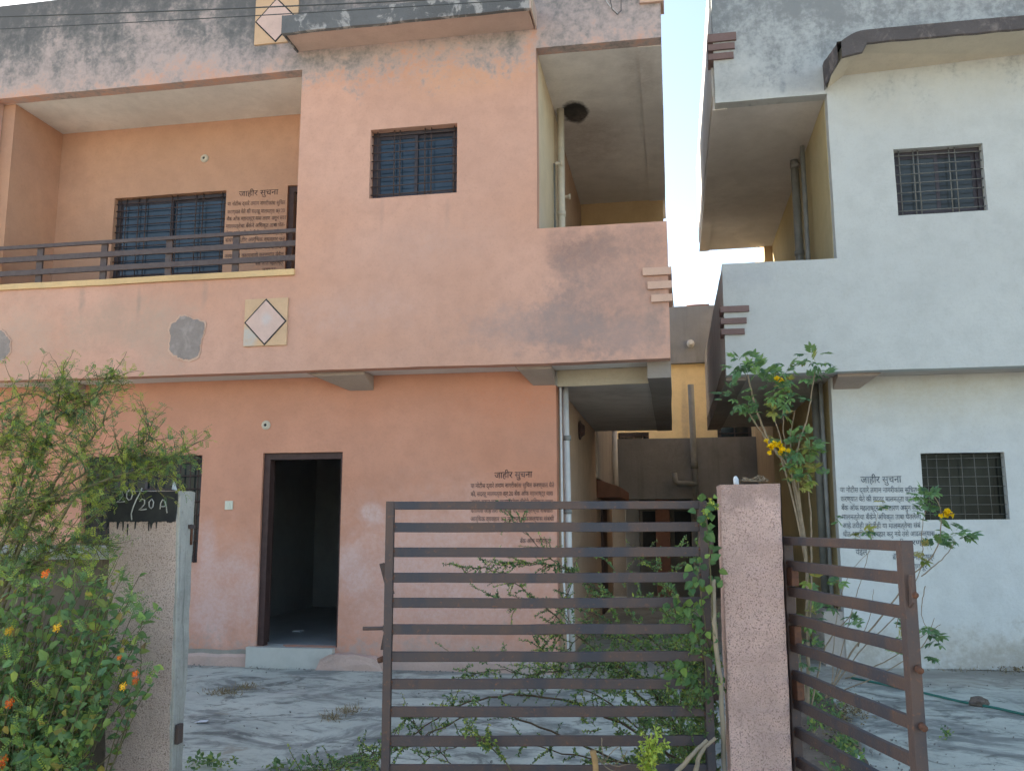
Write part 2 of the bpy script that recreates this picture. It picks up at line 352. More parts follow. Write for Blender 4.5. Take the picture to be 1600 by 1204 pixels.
def gridwall(name, x0, x1, z0, z1, y, th, holes, mat, parent, st=.14, w=1.0, axis='x', extra=()):
    """wall slab with rectangular holes; axis 'x': runs along X with its face at Y=y; axis 'y': runs along Y with its face at X=y"""
    xs = fill([x0, x1]+[h[0] for h in holes]+[h[1] for h in holes], st); zs = fill([z0, z1]+[h[2] for h in holes]+[h[3] for h in holes], st)
    xs = [x for x in xs if x0-1e-6 <= x <= x1+1e-6]; zs = [z for z in zs if z0-1e-6 <= z <= z1+1e-6]
    nx, nz = len(xs)-1, len(zs)-1
    solid = [[not any(h[0] < (xs[i]+xs[i+1])/2 < h[1] and h[2] < (zs[j]+zs[j+1])/2 < h[3] for h in holes) for j in range(nz)] for i in range(nx)]
    V = []; I = {}
    def vid(i, j, s):
        k = (i, j, s)
        if k not in I:
            I[k] = len(V); d = y + (th if s else 0)
            p = Vector((xs[i], d, zs[j])) if axis == 'x' else Vector((d, xs[i], zs[j]))
            V.append(wob(p, w))
        return I[k]
    Fc = []
    for i in range(nx):
        for j in range(nz):
            if not solid[i][j]: continue
            q = [(i, j), (i+1, j), (i+1, j+1), (i, j+1)]
            Fc.append([vid(*p, 0) for p in q]); Fc.append([vid(*p, 1) for p in reversed(q)])
            for (di, dj), (a, b) in (((0, -1), (0, 1)), ((1, 0), (1, 2)), ((0, 1), (2, 3)), ((-1, 0), (3, 0))):
                ii, jj = i+di, j+dj
                if 0 <= ii < nx and 0 <= jj < nz and solid[ii][jj]: continue
                A, B = q[a], q[b]
                Fc.append([vid(*B, 0), vid(*A, 0), vid(*A, 1), vid(*B, 1)])
    o = mk(name, V, Fc, mat, parent)
    bm = bmesh.new(); bm.from_mesh(o.data); bmesh.ops.recalc_face_normals(bm, faces=bm.faces); bm.to_mesh(o.data); bm.free()
    return o
def slab(name, x0, x1, y0, y1, z0, z1, mat, parent, st=.3, w=1.0):
    """box, subdivided and slightly uneven"""
    bm = bmesh.new()
    for ax, n in ((0, 0),): pass
    X, Y, Z = fill([x0, x1], st), fill([y0, y1], st), fill([z0, z1], st)
    V = {}; L = []
    def g(p):
        k = tuple(round(c, 5) for c in p)
        if k not in V: V[k] = len(L); L.append(wob(p, w))
        return V[k]
    Fc = []
    def sheet(A, B, f, flip):
        for a0, a1 in zip(A, A[1:]):
            for b0, b1 in zip(B, B[1:]):
                q = [f(a0, b0), f(a1, b0), f(a1, b1), f(a0, b1)]
                if flip: q.reverse()
                Fc.append([g(p) for p in q])
    sheet(X, Y, lambda a, b: (a, b, z0), True); sheet(X, Y, lambda a, b: (a, b, z1), False)
    sheet(X, Z, lambda a, b: (a, y0, b), False); sheet(X, Z, lambda a, b: (a, y1, b), True)
    sheet(Y, Z, lambda a, b: (x0, a, b), True); sheet(Y, Z, lambda a, b: (x1, a, b), False)
    bm.free()
    return mk(name, L, Fc, mat, parent)
def box_v(x0, x1, y0, y1, z0, z1):
    v = [(x, y, z) for z in (z0, z1) for y in (y0, y1) for x in (x0, x1)]
    f = [(0, 2, 3, 1), (4, 5, 7, 6), (0, 1, 5, 4), (2, 6, 7, 3), (0, 4, 6, 2), (1, 3, 7, 5)]
    return v, f
def box(name, x0, x1, y0, y1, z0, z1, mat, parent=None, bev=0.0, origin=None):
    v, f = box_v(x0, x1, y0, y1, z0, z1); o = mk(name, v, f, mat, parent, origin)
    if bev: bevel(o, bev)
    return o
def bevel(o, w, seg=2):
    bm = bmesh.new(); bm.from_mesh(o.data)
    bmesh.ops.bevel(bm, geom=[e for e in bm.edges if e.calc_face_angle(0) > .5], offset=w, segments=seg, affect='EDGES', profile=.5, clamp_overlap=True)
    bm.to_mesh(o.data); bm.free(); return o
def prism(name, pts, d, mat, parent=None, bev=0.0, origin=None):
    """polygon (list of world points) extruded by vector d"""
    n = len(pts); d = Vector(d); P = [Vector(p) for p in pts]
    f = [list(range(n)), [n+i for i in reversed(range(n))]]+[[(i+1) % n, i, n+i, n+(i+1) % n] for i in range(n)]
    o = mk(name, P+[p+d for p in P], f, mat, parent, origin)
    bm = bmesh.new(); bm.from_mesh(o.data); bmesh.ops.recalc_face_normals(bm, faces=bm.faces); bm.to_mesh(o.data); bm.free()
    if bev: bevel(o, bev)
    return o
def tube_v(pts, rad, sides=8, cap=True):
    pts = [Vector(p) for p in pts]; n = len(pts)
    R = rad if isinstance(rad, (list, tuple)) else [rad]*n
    V = []; Fc = []; up = Vector((.31, .2, .93)); prev = None
    for i, p in enumerate(pts):
        t = (pts[min(i+1, n-1)]-pts[max(i-1, 0)])
        if t.length < 1e-9: t = Vector((0, 0, 1))
        t.normalize()
        a = (prev - t*prev.dot(t)) if prev is not None else t.cross(up)
        if a.length < 1e-6: a = t.cross(Vector((1, 0, 0)))
        a.normalize(); b = t.cross(a); prev = a
        for k in range(sides):
            q = 2*math.pi*k/sides; V.append(p + a*(math.cos(q)*R[i]) + b*(math.sin(q)*R[i]))
        if i:
            o = (i-1)*sides
            for k in range(sides): Fc.append([o+k, o+(k+1) % sides, o+sides+(k+1) % sides, o+sides+k])
    if cap: Fc.append(list(reversed(range(sides)))); Fc.append([(n-1)*sides+k for k in range(sides)])
    return V, Fc
def tube(name, pts, rad, mat, parent=None, sides=10, origin=None):
    v, f = tube_v(pts, rad, sides); return mk(name, v, f, mat, parent, origin, smooth=True)
def join(parts):
    V = []; Fc = []
    for v, f in parts:
        o = len(V); V += list(v); Fc += [[i+o for i in q] for q in f]
    return V, Fc
def lathe(name, c, axis, prof, mat, parent, sides=20):
    """prof: (distance along axis, radius)"""
    c = Vector(c); ax = Vector(axis).normalized(); a = ax.orthogonal().normalized(); b = ax.cross(a)
    V = []; Fc = []
    for i, (h, r) in enumerate(prof):
        for k in range(sides):
            q = 2*math.pi*k/sides; V.append(c+ax*h+(a*math.cos(q)+b*math.sin(q))*max(r, 1e-4))
        if i:
            o = (i-1)*sides
            for k in range(sides): Fc.append([o+k, o+(k+1) % sides, o+sides+(k+1) % sides, o+sides+k])
    Fc.append([(len(prof)-1)*sides+k for k in range(sides)])
    o = mk(name, V, Fc, mat, parent)
    bm = bmesh.new(); bm.from_mesh(o.data); bmesh.ops.recalc_face_normals(bm, faces=bm.faces); bm.to_mesh(o.data); bm.free()
    return o

def reorder(s):
    out = []
    for ch in s:
        if ch == '\u093f' and out:              # short i is written before its consonant
            out.insert(len(out)-1, ch)
        else: out.append(ch)
    return ''.join(out)
def notice(parent, lines, Y, mat, name='painted_notice', weight=.006):
    """lines: (text, u0, v_mid, u1, px_height) measured on the wall plane Y"""
    parts = []
    for txt, u0, v0, u1, v1, hpx in lines:
        c = bpy.data.curves.new('lettering', 'FONT'); c.body = reorder(txt); c.size = 1.0; c.offset = weight; c.resolution_u = 2
        o = bpy.data.objects.new('lettering', c); COL.objects.link(o); bpy.context.view_layer.update()
        me = o.to_mesh(); vs_ = [v.co.copy() for v in me.vertices]; fs = [list(p.vertices) for p in me.polygons]
        o.to_mesh_clear(); bpy.data.objects.remove(o); bpy.data.curves.remove(c)
        if not vs_: continue
        a, b = min(v.x for v in vs_), max(v.x for v in vs_)
        A, B = atY(u0, v0, Y), atY(u1, v1, Y); H = hpx/F*Y
        V = []
        for v in vs_:
            s = (v.x-a)/(b-a); p = A.lerp(B, s); p.z += (v.y-.36)*H/.72
            p = wob(p); p.y -= .004; V.append(p)
        mk('notice_heading' if hpx > 10 else 'notice_line', V, fs, mat, parent)

def window(parent, x0, x1, z0, z1, yf, depth, hbars, vbars, pane='glass_blue', frame='window_frame', bar='bar_metal', vgap=None, open_left=False, bar_r=.006, bardepth=.05):
    """window in a hole whose outer wall face is at yf"""
    y = yf+depth
    fw = .045
    parts = [box_v(x0+.004, x0+fw, y, y+.05, z0+.004, z1-.004), box_v(x1-fw, x1-.004, y, y+.05, z0+.004, z1-.004),
             box_v(x0+fw, x1-fw, y, y+.05, z1-fw, z1-.004), box_v(x0+fw, x1-fw, y, y+.05, z0+.004, z0+fw)]
    v, f = join(parts); w = mk('window', v, f, frame, parent)
    xm = (x0+x1)/2
    for (a, b, dy) in ((x0+fw, xm+.02, .012), (xm-.02, x1-fw, .03)):
        s = .035
        ps = [box_v(a, a+s, y+dy, y+dy+.015, z0+fw, z1-fw), box_v(b-s, b, y+dy, y+dy+.015, z0+fw, z1-fw),
              box_v(a+s, b-s, y+dy, y+dy+.015, z1-fw-s, z1-fw), box_v(a+s, b-s, y+dy, y+dy+.015, z0+fw, z0+fw+s)]
        v, f = join(ps); mk('sash', v, f, frame, w)
        box('pane', a+s, b-s, y+dy+.005, y+dy+.010, z0+fw+s, z1-fw-s, pane, w)
    yb = yf+bardepth
    for k in range(hbars):
        z = z0+(z1-z0)*(k+.6)/(hbars+.2)
        j = random.uniform(-.006, .006)
        tube('bar', [(x0-.02, yb, z+j), (x1+.02, yb, z-j)], bar_r, bar, w, 6)
    for s in vbars:
        x = x0+(x1-x0)*s
        tube('bar', [(x, yb+bar_r*1.6, z0-.02), (x+random.uniform(-.006, .006), yb+bar_r*1.6, z1+.02)], bar_r*1.1, bar, w, 6)
    # dark back board: the unlit room behind
    box('room_back', x0-.05, x1+.05, y+.07, y+.09, z0-.05, z1+.05, 'black_line', w)
    return w

# ================================================================== SETTING
def sheet(name, x0, x1, y0, y1, z, mat, st, amp=.01, sc=.6):
    X, Y = lin(x0, x1, st), lin(y0, y1, st); V = []; Fc = []
    for y in Y:
        for x in X: V.append((x, y, z+amp*noise.noise(Vector((x*sc, y*sc, z)))+amp*.3*noise.noise(Vector((x*3, y*3, 5)))))
    n = len(X)
    for j in range(len(Y)-1):
        for i in range(n-1): Fc.append([j*n+i, j*n+i+1, (j+1)*n+i+1, (j+1)*n+i])
    return tag(mk(name, V, Fc, mat, smooth=True), kind='structure')
sheet('ground', -400, 400, -400, 400, -.09, 'soil', 40, 0)
sheet('added_road', -60, 60, -14, 3.3, -.06, 'added_road', .8, .02)  # unseen pale road, added to bounce sunlight onto fronts and soffits
sheet('yard', -14, 7.5, 4.35, 19.2, 0, 'yard', .22, .012)

# ================================================================== PINK HOUSE
Y0, Y1, Y2 = 8.6, 9.05, 9.6
TH = .15
pink = empty('pink_house', (-4.3, Y0, 0), 'two storey peeling pink house with railed balcony and open dark doorway', 'house')
UW = (-3.04, -2.10, 4.815, 5.575)
front = gridwall('front_wall', -13.5, 0.02, 3.012, 7.5, Y0, TH, [(-7.62, -3.84, 4.03, 6.33), UW, (-1.265, .5, 4.384, 6.325)], 'pink_upper', pink, .12)  # left end lengthened out of view so the house blocks sun on the yard
# left pier, box side wall, back wall of the balcony
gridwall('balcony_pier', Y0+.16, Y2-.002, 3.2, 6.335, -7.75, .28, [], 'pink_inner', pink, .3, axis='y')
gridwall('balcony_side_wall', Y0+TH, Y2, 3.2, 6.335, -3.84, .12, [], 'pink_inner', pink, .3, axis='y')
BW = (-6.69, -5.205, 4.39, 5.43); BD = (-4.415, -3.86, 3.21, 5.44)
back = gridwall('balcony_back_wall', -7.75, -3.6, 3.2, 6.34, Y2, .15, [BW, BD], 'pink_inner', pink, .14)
slab('roof_slab', -13.5, .018, Y0+TH+.001, 14.2, 6.332, 6.5, 'soffit', pink, .3)
slab('roof_edge_beam', -.22, .015, Y0+TH+.001, 13.6, 6.318, 6.331, 'soffit', pink, .3)
slab('roof_side_parapet', -.1, .02, Y0+TH+.001, 13.6, 6.502, 7.49, 'pink_upper', pink, .4)
slab('floor_slab', -13.5, -1.17, Y0+TH+.001, 13.8, 3.014, 3.2, 'soffit', pink, .3)
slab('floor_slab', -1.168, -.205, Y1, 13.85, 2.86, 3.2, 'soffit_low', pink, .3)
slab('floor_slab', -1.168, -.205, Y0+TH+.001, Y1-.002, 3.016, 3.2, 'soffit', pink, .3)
slab('cross_beam_face', -1.13, -.206, Y1-.02, Y1-.002, 2.845, 3.013, 'cross_beam', pink, .3)
slab('floor_edge_beam', -.204, .018, Y0+TH+.001, 13.85, 2.85, 3.2, 'beam_brown', pink, .3)
slab('side_parapet', -.10, .019, Y0+TH+.001, 13.85, 3.201, 4.38, 'pink_upper', pink, .3)
# side balcony walls
gridwall('side_wall_upper', Y0+TH, 10.25, 3.2, 6.34, -1.40, .135, [], 'cream_side', pink, .3, axis='y')
gridwall('side_wall_upper', 10.252, 13.4, 3.2, 6.34, -1.40, .125, [], 'tan_side', pink, .3, axis='y')
gridwall('side_balcony_end_wall', -1.27, -.02, 3.2, 6.34, 13.3, .12, [], 'yellow', pink, .3)
# ground floor
LW = (-6.45, -5.035, 1.05, 2.2); LD = (-4.325, -3.432, .2, 2.208)
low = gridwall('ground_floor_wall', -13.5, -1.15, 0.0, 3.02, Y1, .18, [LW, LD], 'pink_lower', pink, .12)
gridwall('side_wall_lower', Y1+.18, 13.85, 0, 2.87, -1.30, .15, [], 'tan_side', pink, .3, axis='y')
# plinth with a crumbly top edge
def plinth(x0, x1):
    V = []; Fc = []; xs = lin(x0, x1, .05)
    for i, x in enumerate(xs):
        zt = .118+.018*noise.noise(Vector((x*6, 1, 2)))
        for (y, z) in ((Y1-.035, -.02), (Y1-.038, zt-.03), (Y1-.015, zt), (Y1+.02, zt+.004)):
            V.append((x, y+.004*noise.noise(Vector((x*5, z*9, 0))), z))
        if i:
            for k in range(3): a = (i-1)*4+k; Fc.append([a, a+4, a+5, a+1])
    return mk('plinth', V, Fc, 'pink_plinth', pink)
plinth(-13.5, LD[0]-.06); plinth(LD[1]+.5, -1.13)
for (a, b) in ((-13.5, LD[0]-.06), (LD[1]+.5, -1.13)):
    V = []; Fc = []; xs = lin(a, b, .04)
    for i, x in enumerate(xs):
        zt = .128+.018*noise.noise(Vector((x*6, 1, 2))); hh = .03+.022*noise.noise(Vector((x*7, 4, 2)))
        V += [(x, Y1-.016, zt-.012), (x, Y1-.012, zt+hh)]
        if i: k = 2*i; Fc.append([k-2, k, k+1, k-1])
    mk('plinth_edge', V, Fc, 'grey_edge', pink)
# brackets under the overhang
def bracket(parent, xl, xm, xr, ya, yb, zt, zb, mat):
    """corbel: sloping on one side (from xl at the soffit to xm), upright on the other"""
    zf = zt-.035; xf = xl+(xm-xl)*.25
    V = [(xl, ya, zt), (xf, ya, zf), (xr, ya, zf), (xr, ya, zt), (xl, yb, zt), (xm, yb, zb), (xr, yb, zb), (xr, yb, zt)]
    o = mk('bracket', V, [(0, 1, 2, 3), (7, 6, 5, 4), (0, 4, 5, 1), (1, 5, 6, 2), (2, 6, 7, 3), (3, 7, 4, 0)], mat, parent)
    bm = bmesh.new(); bm.from_mesh(o.data); bmesh.ops.recalc_face_normals(bm, faces=bm.faces); bm.to_mesh(o.data); bm.free()
    return bevel(o, .006)
for (xl, xm, xr) in ((-3.74, -3.36, -3.10), (-1.53, -1.38, -1.152), (-7.0, -6.75, -6.5)):
    bracket(pink, xl, xm, xr, Y0+TH+.002, Y1-.001, 3.013, 2.855, 'bracket')
# sunshade over the window
ch = mk('sunshade', *join([([wob(p, 1.5) for p in v], f) for v, f in [box_v(-3.885, -1.285, 8.21, Y0+.02, 6.545, 6.72)]]), 'chajja_soffit', pink)
bm = bmesh.new(); bm.from_mesh(ch.data); bmesh.ops.subdivide_edges(bm, edges=[e for e in bm.edges if e.calc_length() > 1], cuts=24); bm.to_mesh(ch.data); bm.free()
V = []; Fc = []; xs = lin(-3.905, -1.27, .05)       # weathered drip edge round the sunshade
for i, x in enumerate(xs):
    zb = 6.545-.012-.012*noise.noise(Vector((x*3, 0, 0))); zt = 6.735+.008*noise.noise(Vector((x*4, 3, 0)))
    yj = 8.195+.006*noise.noise(Vector((x*5, 8, 0)))
    V += [(x, 8.235, zb), (x, yj, zb+.006), (x, yj, zt), (x, Y0-.002, zt+.03)]
    if i:
        for k in range(3): a = (i-1)*4+k; Fc.append([a, a+4, a+5, a+1])
mk('sunshade_edge', V, Fc, 'chajja', ch)
for sx in (-3.905, -1.27): box('sunshade_end', min(sx, sx+.016), max(sx, sx+.016), 8.197, Y0-.002, 6.535, 6.74, 'chajja' if sx < -3 else 'chajja_soffit', ch)
tube('loose_wire', [(-1.255, 8.21, 6.95), (-1.24, 8.19, 6.75), (-1.252, 8.23, 6.55), (-1.256, 8.5, 6.53)], .006, 'pvc_cream', pink, 6)
tube('loose_wire', [(-.52, Y0-.012, 7.2), (-.50, Y0-.02, 6.85), (-.47, Y0-.025, 6.66), (-.42, Y0-.028, 6.60), (-.38, Y0-.02, 6.64), (-.37, Y0-.012, 7.2)], .004, 'wire', pink, 6)
tube('loose_wire', [(-.56, Y0-.012, 6.83), (-.50, Y0-.02, 6.72), (-.41, Y0-.02, 6.61)], .004, 'pvc', pink, 6)
# yellow sill and railing
slab('balcony_sill', -7.62, -3.836, Y0-.03, Y0+.2, 4.032, 4.095, 'sill_yellow', pink, .15)
rail = empty('balcony_railing', (-5.7, 8.66, 4.095), 'x', 'x'); del rail['label']; del rail['category']; rail.parent = pink; rail.location = Vector((-5.7, 8.66, 4.095))-pink.location
for zc in (4.541, 4.399, 4.24):
    hh = .021 if zc > 4.5 else .031
    box('rail', -7.75, -3.838, 8.645, 8.672, zc-hh, zc+hh, 'rail_metal', rail, .004)
for xc in (-6.925, -6.13, -5.345, -4.56):
    box('post', xc-.038, xc+.038, 8.674, 8.70, 4.096, 4.53, 'rail_metal', rail, .004)
# diamond tiles
def diamond(x0, x1, z0, z1):
    t = box('tile', x0, x1, Y0-.022, Y0+.01, z0, z1, 'tile_ochre', pink, .004)
    xm, zm, hx, hz = (x0+x1)/2, (z0+z1)/2, (x1-x0)/2*.985, (z1-z0)/2*.985
    def dm(s, y): return [(xm-hx*s, y, zm), (xm, y, zm-hz*s), (xm+hx*s, y, zm), (xm, y, zm+hz*s)]
    prism('tile_border', dm(1.0, Y0-.027), (0, .006, 0), 'black_line', t)
    prism('tile_centre', dm(.92, Y0-.031), (0, .006, 0), 'tile_pink', t)
diamond(-4.375, -3.895, 3.285, 3.79); diamond(-4.405, -3.90, 6.67, 7.205)
# corner bands wrapping the right edge
for (x0, z0, z1) in ((-.222, 3.835, 3.91), (-.178, 3.695, 3.77), (-.145, 3.565, 3.637), (-.19, 6.70, 6.775), (-.16, 6.84, 6.915), (-.13, 6.98, 7.05)):
    slab('corner_band', x0, .055, Y0-.035, Y0+.22, z0, z1, 'band_pink', pink, .1, 1.0)
# crack and cement patches
def blob(name, cx, cz, rx, rz, y, mat, parent, n=110, rag=.14, seed=0, th=.006):
    pts = []
    for k in range(n):
        a = 2*math.pi*k/n; r = 1+rag*2*noise.noise(Vector((math.cos(a)*1.3+seed, math.sin(a)*1.3, seed)))+rag*.6*noise.noise(Vector((math.cos(a)*5+seed, math.sin(a)*5, seed)))+rag*.35*noise.noise(Vector((math.cos(a)*17+seed, math.sin(a)*17, seed)))
        pts.append(Vector((cx+rx*r*math.cos(a), y-th, cz+rz*r*math.sin(a))))
    return prism(name, pts, (0, th+.012, 0), mat, parent)
c = atY(293, 526, Y0)
blob('patch_rim', c.x, c.z, .222, .253, Y0-.002, 'band_pink', pink, seed=3.1, rag=.2); blob('cement_patch', c.x, c.z, .205, .235, Y0-.005, 'cement', pink, seed=3.1, rag=.17)
c = atY(-6, 541, Y0)
blob('patch_rim', c.x, c.z, .178, .19, Y0-.002, 'band_pink', pink, seed=8.2); blob('cement_patch', c.x, c.z, .165, .175, Y0-.005, 'cement', pink, seed=8.2)
tube('crack', [(-1.252+.008*math.sin(k*2.1)+.005*math.sin(k*5.3), Y0+.0015, 4.2-.05*k) for k in range(14)], [(.0035 if k < 3 else .0012)*abs(math.sin(k*1.7+.6))+.0004 for k in range(14)], 'black_line', pink, 5)
# windows, door, fittings
window(pink, *UW, Y0, .09, 8, (.07, .26, .33, .62, .69, .95))
window(pink, *BW, Y2, .07, 11, (.04, .09, .2, .27, .5, .55, .72, .78, .95), 'glass_blue', bar_r=.006)
window(pink, *LW, Y1, .08, 8, (.03, .12, .2, .33, .4, .55, .62, .8, .88, .95), 'glass_dark', bar_r=.007)
def doorframe(x0, x1, z0, z1, y, parent, w=.07):
    v, f = join([box_v(x0+.003, x0+w, y+.03, y+.13, z0, z1-.003), box_v(x1-w*.35, x1-.003, y+.03, y+.13, z0, z1-.003), box_v(x0+w, x1-w*.35, y+.03, y+.13, z1-w, z1-.003)])
    return mk('door_frame', v, f, 'wood_dark', parent)
df = doorframe(*LD, Y1, pink)
df2 = doorframe(*BD, Y2, pink)
dl = box('door_leaf', BD[0]+.11, BD[0]+.15, Y2+.16, Y2+.75, 3.25, 5.36, 'wood_dark', pink)
# open leaf of the front door, folded back into the room, and the dim room
fl = box('door_leaf', LD[0]-.78, LD[0]+.04, Y1+.2, Y1+.237, .215, 2.13, 'wood_dark', pink, .004)
for zz in (.45, .95, 1.5): box('door_panel', LD[0]-.66, LD[0]-.08, Y1+.237, Y1+.243, zz, zz+.38, 'wood_dark', fl, .003)
box('room_floor', -7.0, -1.45, Y1+.182, 13.4, .12, .2, 'interior_floor', pink)
box('room_wall', -7.0, -1.45, 13.4, 13.5, .2, 2.95, 'interior', pink)
box('room_wall', -7.1, -7.0, Y1+.19, 13.4, .2, 2.95, 'interior', pink)
box('room_wall', -5.6, -5.5, Y1+.3, 13.4, .2, 2.95, 'interior', pink)
box('room_wall', -3.15, -3.05, 10.3, 13.4, .2, 2.95, 'interior', pink)
p = atZ(463, 987, .2)
box('scrap_of_paper', p.x-.05, p.x+.05, p.y, p.y+.1, .201, .215, 'litter', pink)
stp = slab('door_step', -4.40, -3.455, Y1-.07, Y1+.18, -.02, .199, 'marble', pink, .2, .6)
# rough cement step beside the door
pts = [(-3.62, -.03), (-3.56, .10), (-3.46, .145), (-3.2, .15), (-3.02, .135), (-2.93, .10), (-2.9, -.03)]
cs = prism('cement_step', [(x, Y1-.14, z) for x, z in pts], (0, .16, 0), 'pink_plinth', pink)
bm = bmesh.new(); bm.from_mesh(cs.data); bmesh.ops.triangulate(bm, faces=[f for f in bm.faces if len(f.verts) > 4]); bmesh.ops.subdivide_edges(bm, edges=bm.edges[:], cuts=3, use_grid_fill=True)
for v in bm.verts: v.co += noise.noise_vector((v.co+pink.location)*9)*.012
bm.to_mesh(cs.data); bm.free()
def lampholder(u, v, Y, parent, mat='pvc_cream'):
    c = atY(u, v, Y); r = lathe('lamp_holder', c, (0, -1, 0), [(0, .05), (.012, .05), (.018, .042), (.03, .03), (.03, .018), (.012, .016)], mat, parent)
    lathe('lamp_socket', c+Vector((0, -.013, 0)), (0, -1, 0), [(0, .016), (.01, .016), (.012, .005)], 'black_line', r, 12)
lampholder(416, 664, Y1, pink); lampholder(320, 248, Y2, pink)
c = atY(358, 789, Y1); sp = box('switch_plate', c.x-.045, c.x+.045, Y1-.012, Y1+.004, c.z-.047, c.z+.047, 'plastic_white', pink, .004)
box('switch_rocker', c.x-.016, c.x+.016, Y1-.018, Y1-.011, c.z-.024, c.z+.024, 'plastic_white', sp, .003)
# pipes at the right corner
tube('thin_pipe', [(-1.105, Y1+.03, 2.84), (-1.10, Y1+.03, 1.55), (-1.098, Y1+.02, 1.3), (-1.095, Y1+.03, .95), (-1.06, Y1+.03, .4), (-1.05, Y1+.02, .1)], .012, 'pvc', pink, 8)
dp = tube('drain_pipe', [(-1.075, Y1+.17, 2.85), (-1.055, Y1+.17, 1.2), (-1.03, Y1+.17, -.01)], .036, 'pvc', pink, 14)
for z in (1.55, 2.3, .7): tube('pipe_collar', [(-1.06, Y1+.17, z), (-1.06, Y1+.17, z+.05)], .043, 'pvc_grey', dp, 14)
up = tube('drain_pipe', [(-1.185, 10.03, 6.33), (-1.185, 10.03, 3.21)], .042, 'pvc_cream', pink, 14)
tube('pipe_collar', [(-1.185, 10.03, 5.0), (-1.185, 10.03, 5.06)], .05, 'pvc_cream', up, 14)
tube('thin_pipe', [(-1.235, 9.78, 5.55), (-1.235, 9.8, 3.21)], .012, 'pvc_dark', pink, 8)
tube('thin_pipe', [(-1.22, 10.6, 5.45), (-1.22, 10.6, 3.21)], .010, 'pvc_dark', pink, 8)
for (y, z) in ((9.78, 5.55), (10.6, 5.45)): lathe('tap', (-1.22, y, z), (1, 0, 0), [(0, .02), (.05, .02), (.06, .035), (.08, .035)], 'pvc_cream', pink, 10)
wl_ = lathe('wall_lamp', atX(905, 672, -1.145), (1, 0, 0), [(0, .12), (.02, .12), (.03, .09), (.07, .06), (.075, .01)], 'wood_dark', pink, 16)
# painted notices
HEAD = 'जाहीर सुचना'
notice(low, [(HEAD, 773, 742, 832, 740, 10.5),
    ('या नोटीस द्वारे तमाम नागरीकांस सुचित करण्यात येते', 736, 758.5, 866, 757, 7.2),
    ('की, सदरहू मालमत्ता क्र.20 बँक ऑफ महाराष्ट्र यास', 736, 771.5, 864, 770, 7.2),
    ('तारण असुन सदर मालमत्तेचा बँकेने अधिकृत ताबा', 736, 784, 864, 783, 7.2),
    ('घेतलेला आहे तरी कोणीही या मालमत्तेच्या संबंधीत', 736, 797.5, 864, 797, 7.2),
    ('आर्थिक व्यवहार करु नये तसे आढळल्यास संबंधी', 736, 810.5, 866, 810, 7.2),
    ('तांवर कार्यवाही करण्यात येईल', 737, 823.5, 830, 823, 7.2),
    ('बँक ऑफ महाराष्ट्र', 813, 845, 862, 844.5, 7.2),
    ('नागपूर', 828, 858, 852, 857.5, 7.2)], Y1, 'letter_dark')
notice(back, [(HEAD, 373, 303, 435, 299, 10.5),
    ('या नोटीस द्वारे तमाम नागरीकांस सुचित', 355, 319, 446, 316, 7.2),
    ('करण्यात येते की सदरहू मालमत्ता क्र.20', 355, 331.5, 445, 328.5, 7.2),
    ('बँक ऑफ महाराष्ट्र यास तारण असुन सदर', 354, 342.5, 447, 339.5, 7.2),
    ('मालमत्तेचा बँकेने अधिकृत ताबा घेत-', 353, 354, 445, 350.5, 7.2),
    ('लेला आहे तरी कोणीही या मालमत्तेच्या', 352, 365, 446, 362, 7.2),
    ('संबंधी जाहीर आर्थिक व्यवहार करु', 352, 375.5, 445, 372.5, 7.2),
    ('नये तसे आढळल्यास संबंधीतांवर', 352, 388, 443, 385, 7.2),
    ('कायदेशीर कार्यवाही करण्यात येईल', 351, 400, 443, 396.5, 7.2),
    ('बँक ऑफ महाराष्ट्र', 399, 411.5, 443, 409.5, 7.2),
    ('नागपूर', 410, 421.5, 431, 420.5, 7.2)], Y2, 'letter_dark')

# ================================================================== WHITE HOUSE
W0, W1, WX = 9.5, 9.95, 1.735
white = empty('white_house', (3.0, W0, 0), 'two storey grey white house with brown corner bands and barred windows', 'house')
WU = (2.385, 3.245, 4.6, 5.32)
gridwall('front_wall', .585, 7.0, 2.985, 7.5, W0, TH, [(.3, WX+.015, 4.18, 6.0), WU], 'white_upper', white, .12)
slab('roof_slab', .57, 7.0, W0+TH+.001, 15.0, 6.005, 6.15, 'soffit', white, .3)
slab('roof_side_parapet', .56, .69, W0+TH+.001, 15.0, 6.152, 7.49, 'white_side', white, .3)
slab('roof_edge_beam', .562, .72, W0+TH+.001, 15.0, 5.99, 6.004, 'soffit', white, .3)
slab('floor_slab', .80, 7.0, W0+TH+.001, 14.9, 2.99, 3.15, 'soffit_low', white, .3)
slab('floor_edge_beam', .588, .799, W0+TH+.001, 14.9, 2.95, 3.15, 'beam_brown', white, .3)
slab('side_parapet', .587, .70, W0+TH+.001, 14.9, 3.151, 4.175, 'white_side', white, .3)
gridwall('side_wall_upper', W0+TH, 14.9, 3.15, 6.01, WX+.01, .13, [], 'yellow_side', white, .3, axis='y')
WL = (2.555, 3.36, 1.485, 2.17)
wlow = gridwall('ground_floor_wall', 1.70, 7.0, 0, 2.995, W1, .18, [WL], 'white_lower', white, .12)
gridwall('side_wall_lower', W1+.18, 14.9, 0, 2.995, 1.70, .15, [], 'olive_side', white, .3, axis='y')
bracket(white, 2.16, 1.98, 1.72, W0+TH+.002, W1-.001, 2.988, 2.86, 'bracket')
slab('side_step', 1.50, 1.70, W1+.02, W1+.9, -.02, .55, 'rear_side', white, .2)
window(white, *WU, W0, .09, 7, (.07, .23, .29, .64, .71), 'glass_dusty', bar='bar_grey', bar_r=.006)
window(white, *WL, W1, .10, 7, (.08, .2, .34, .5, .66, .82), 'glass_olive', 'glass_olive', bar='bar_grey', bar_r=.003)
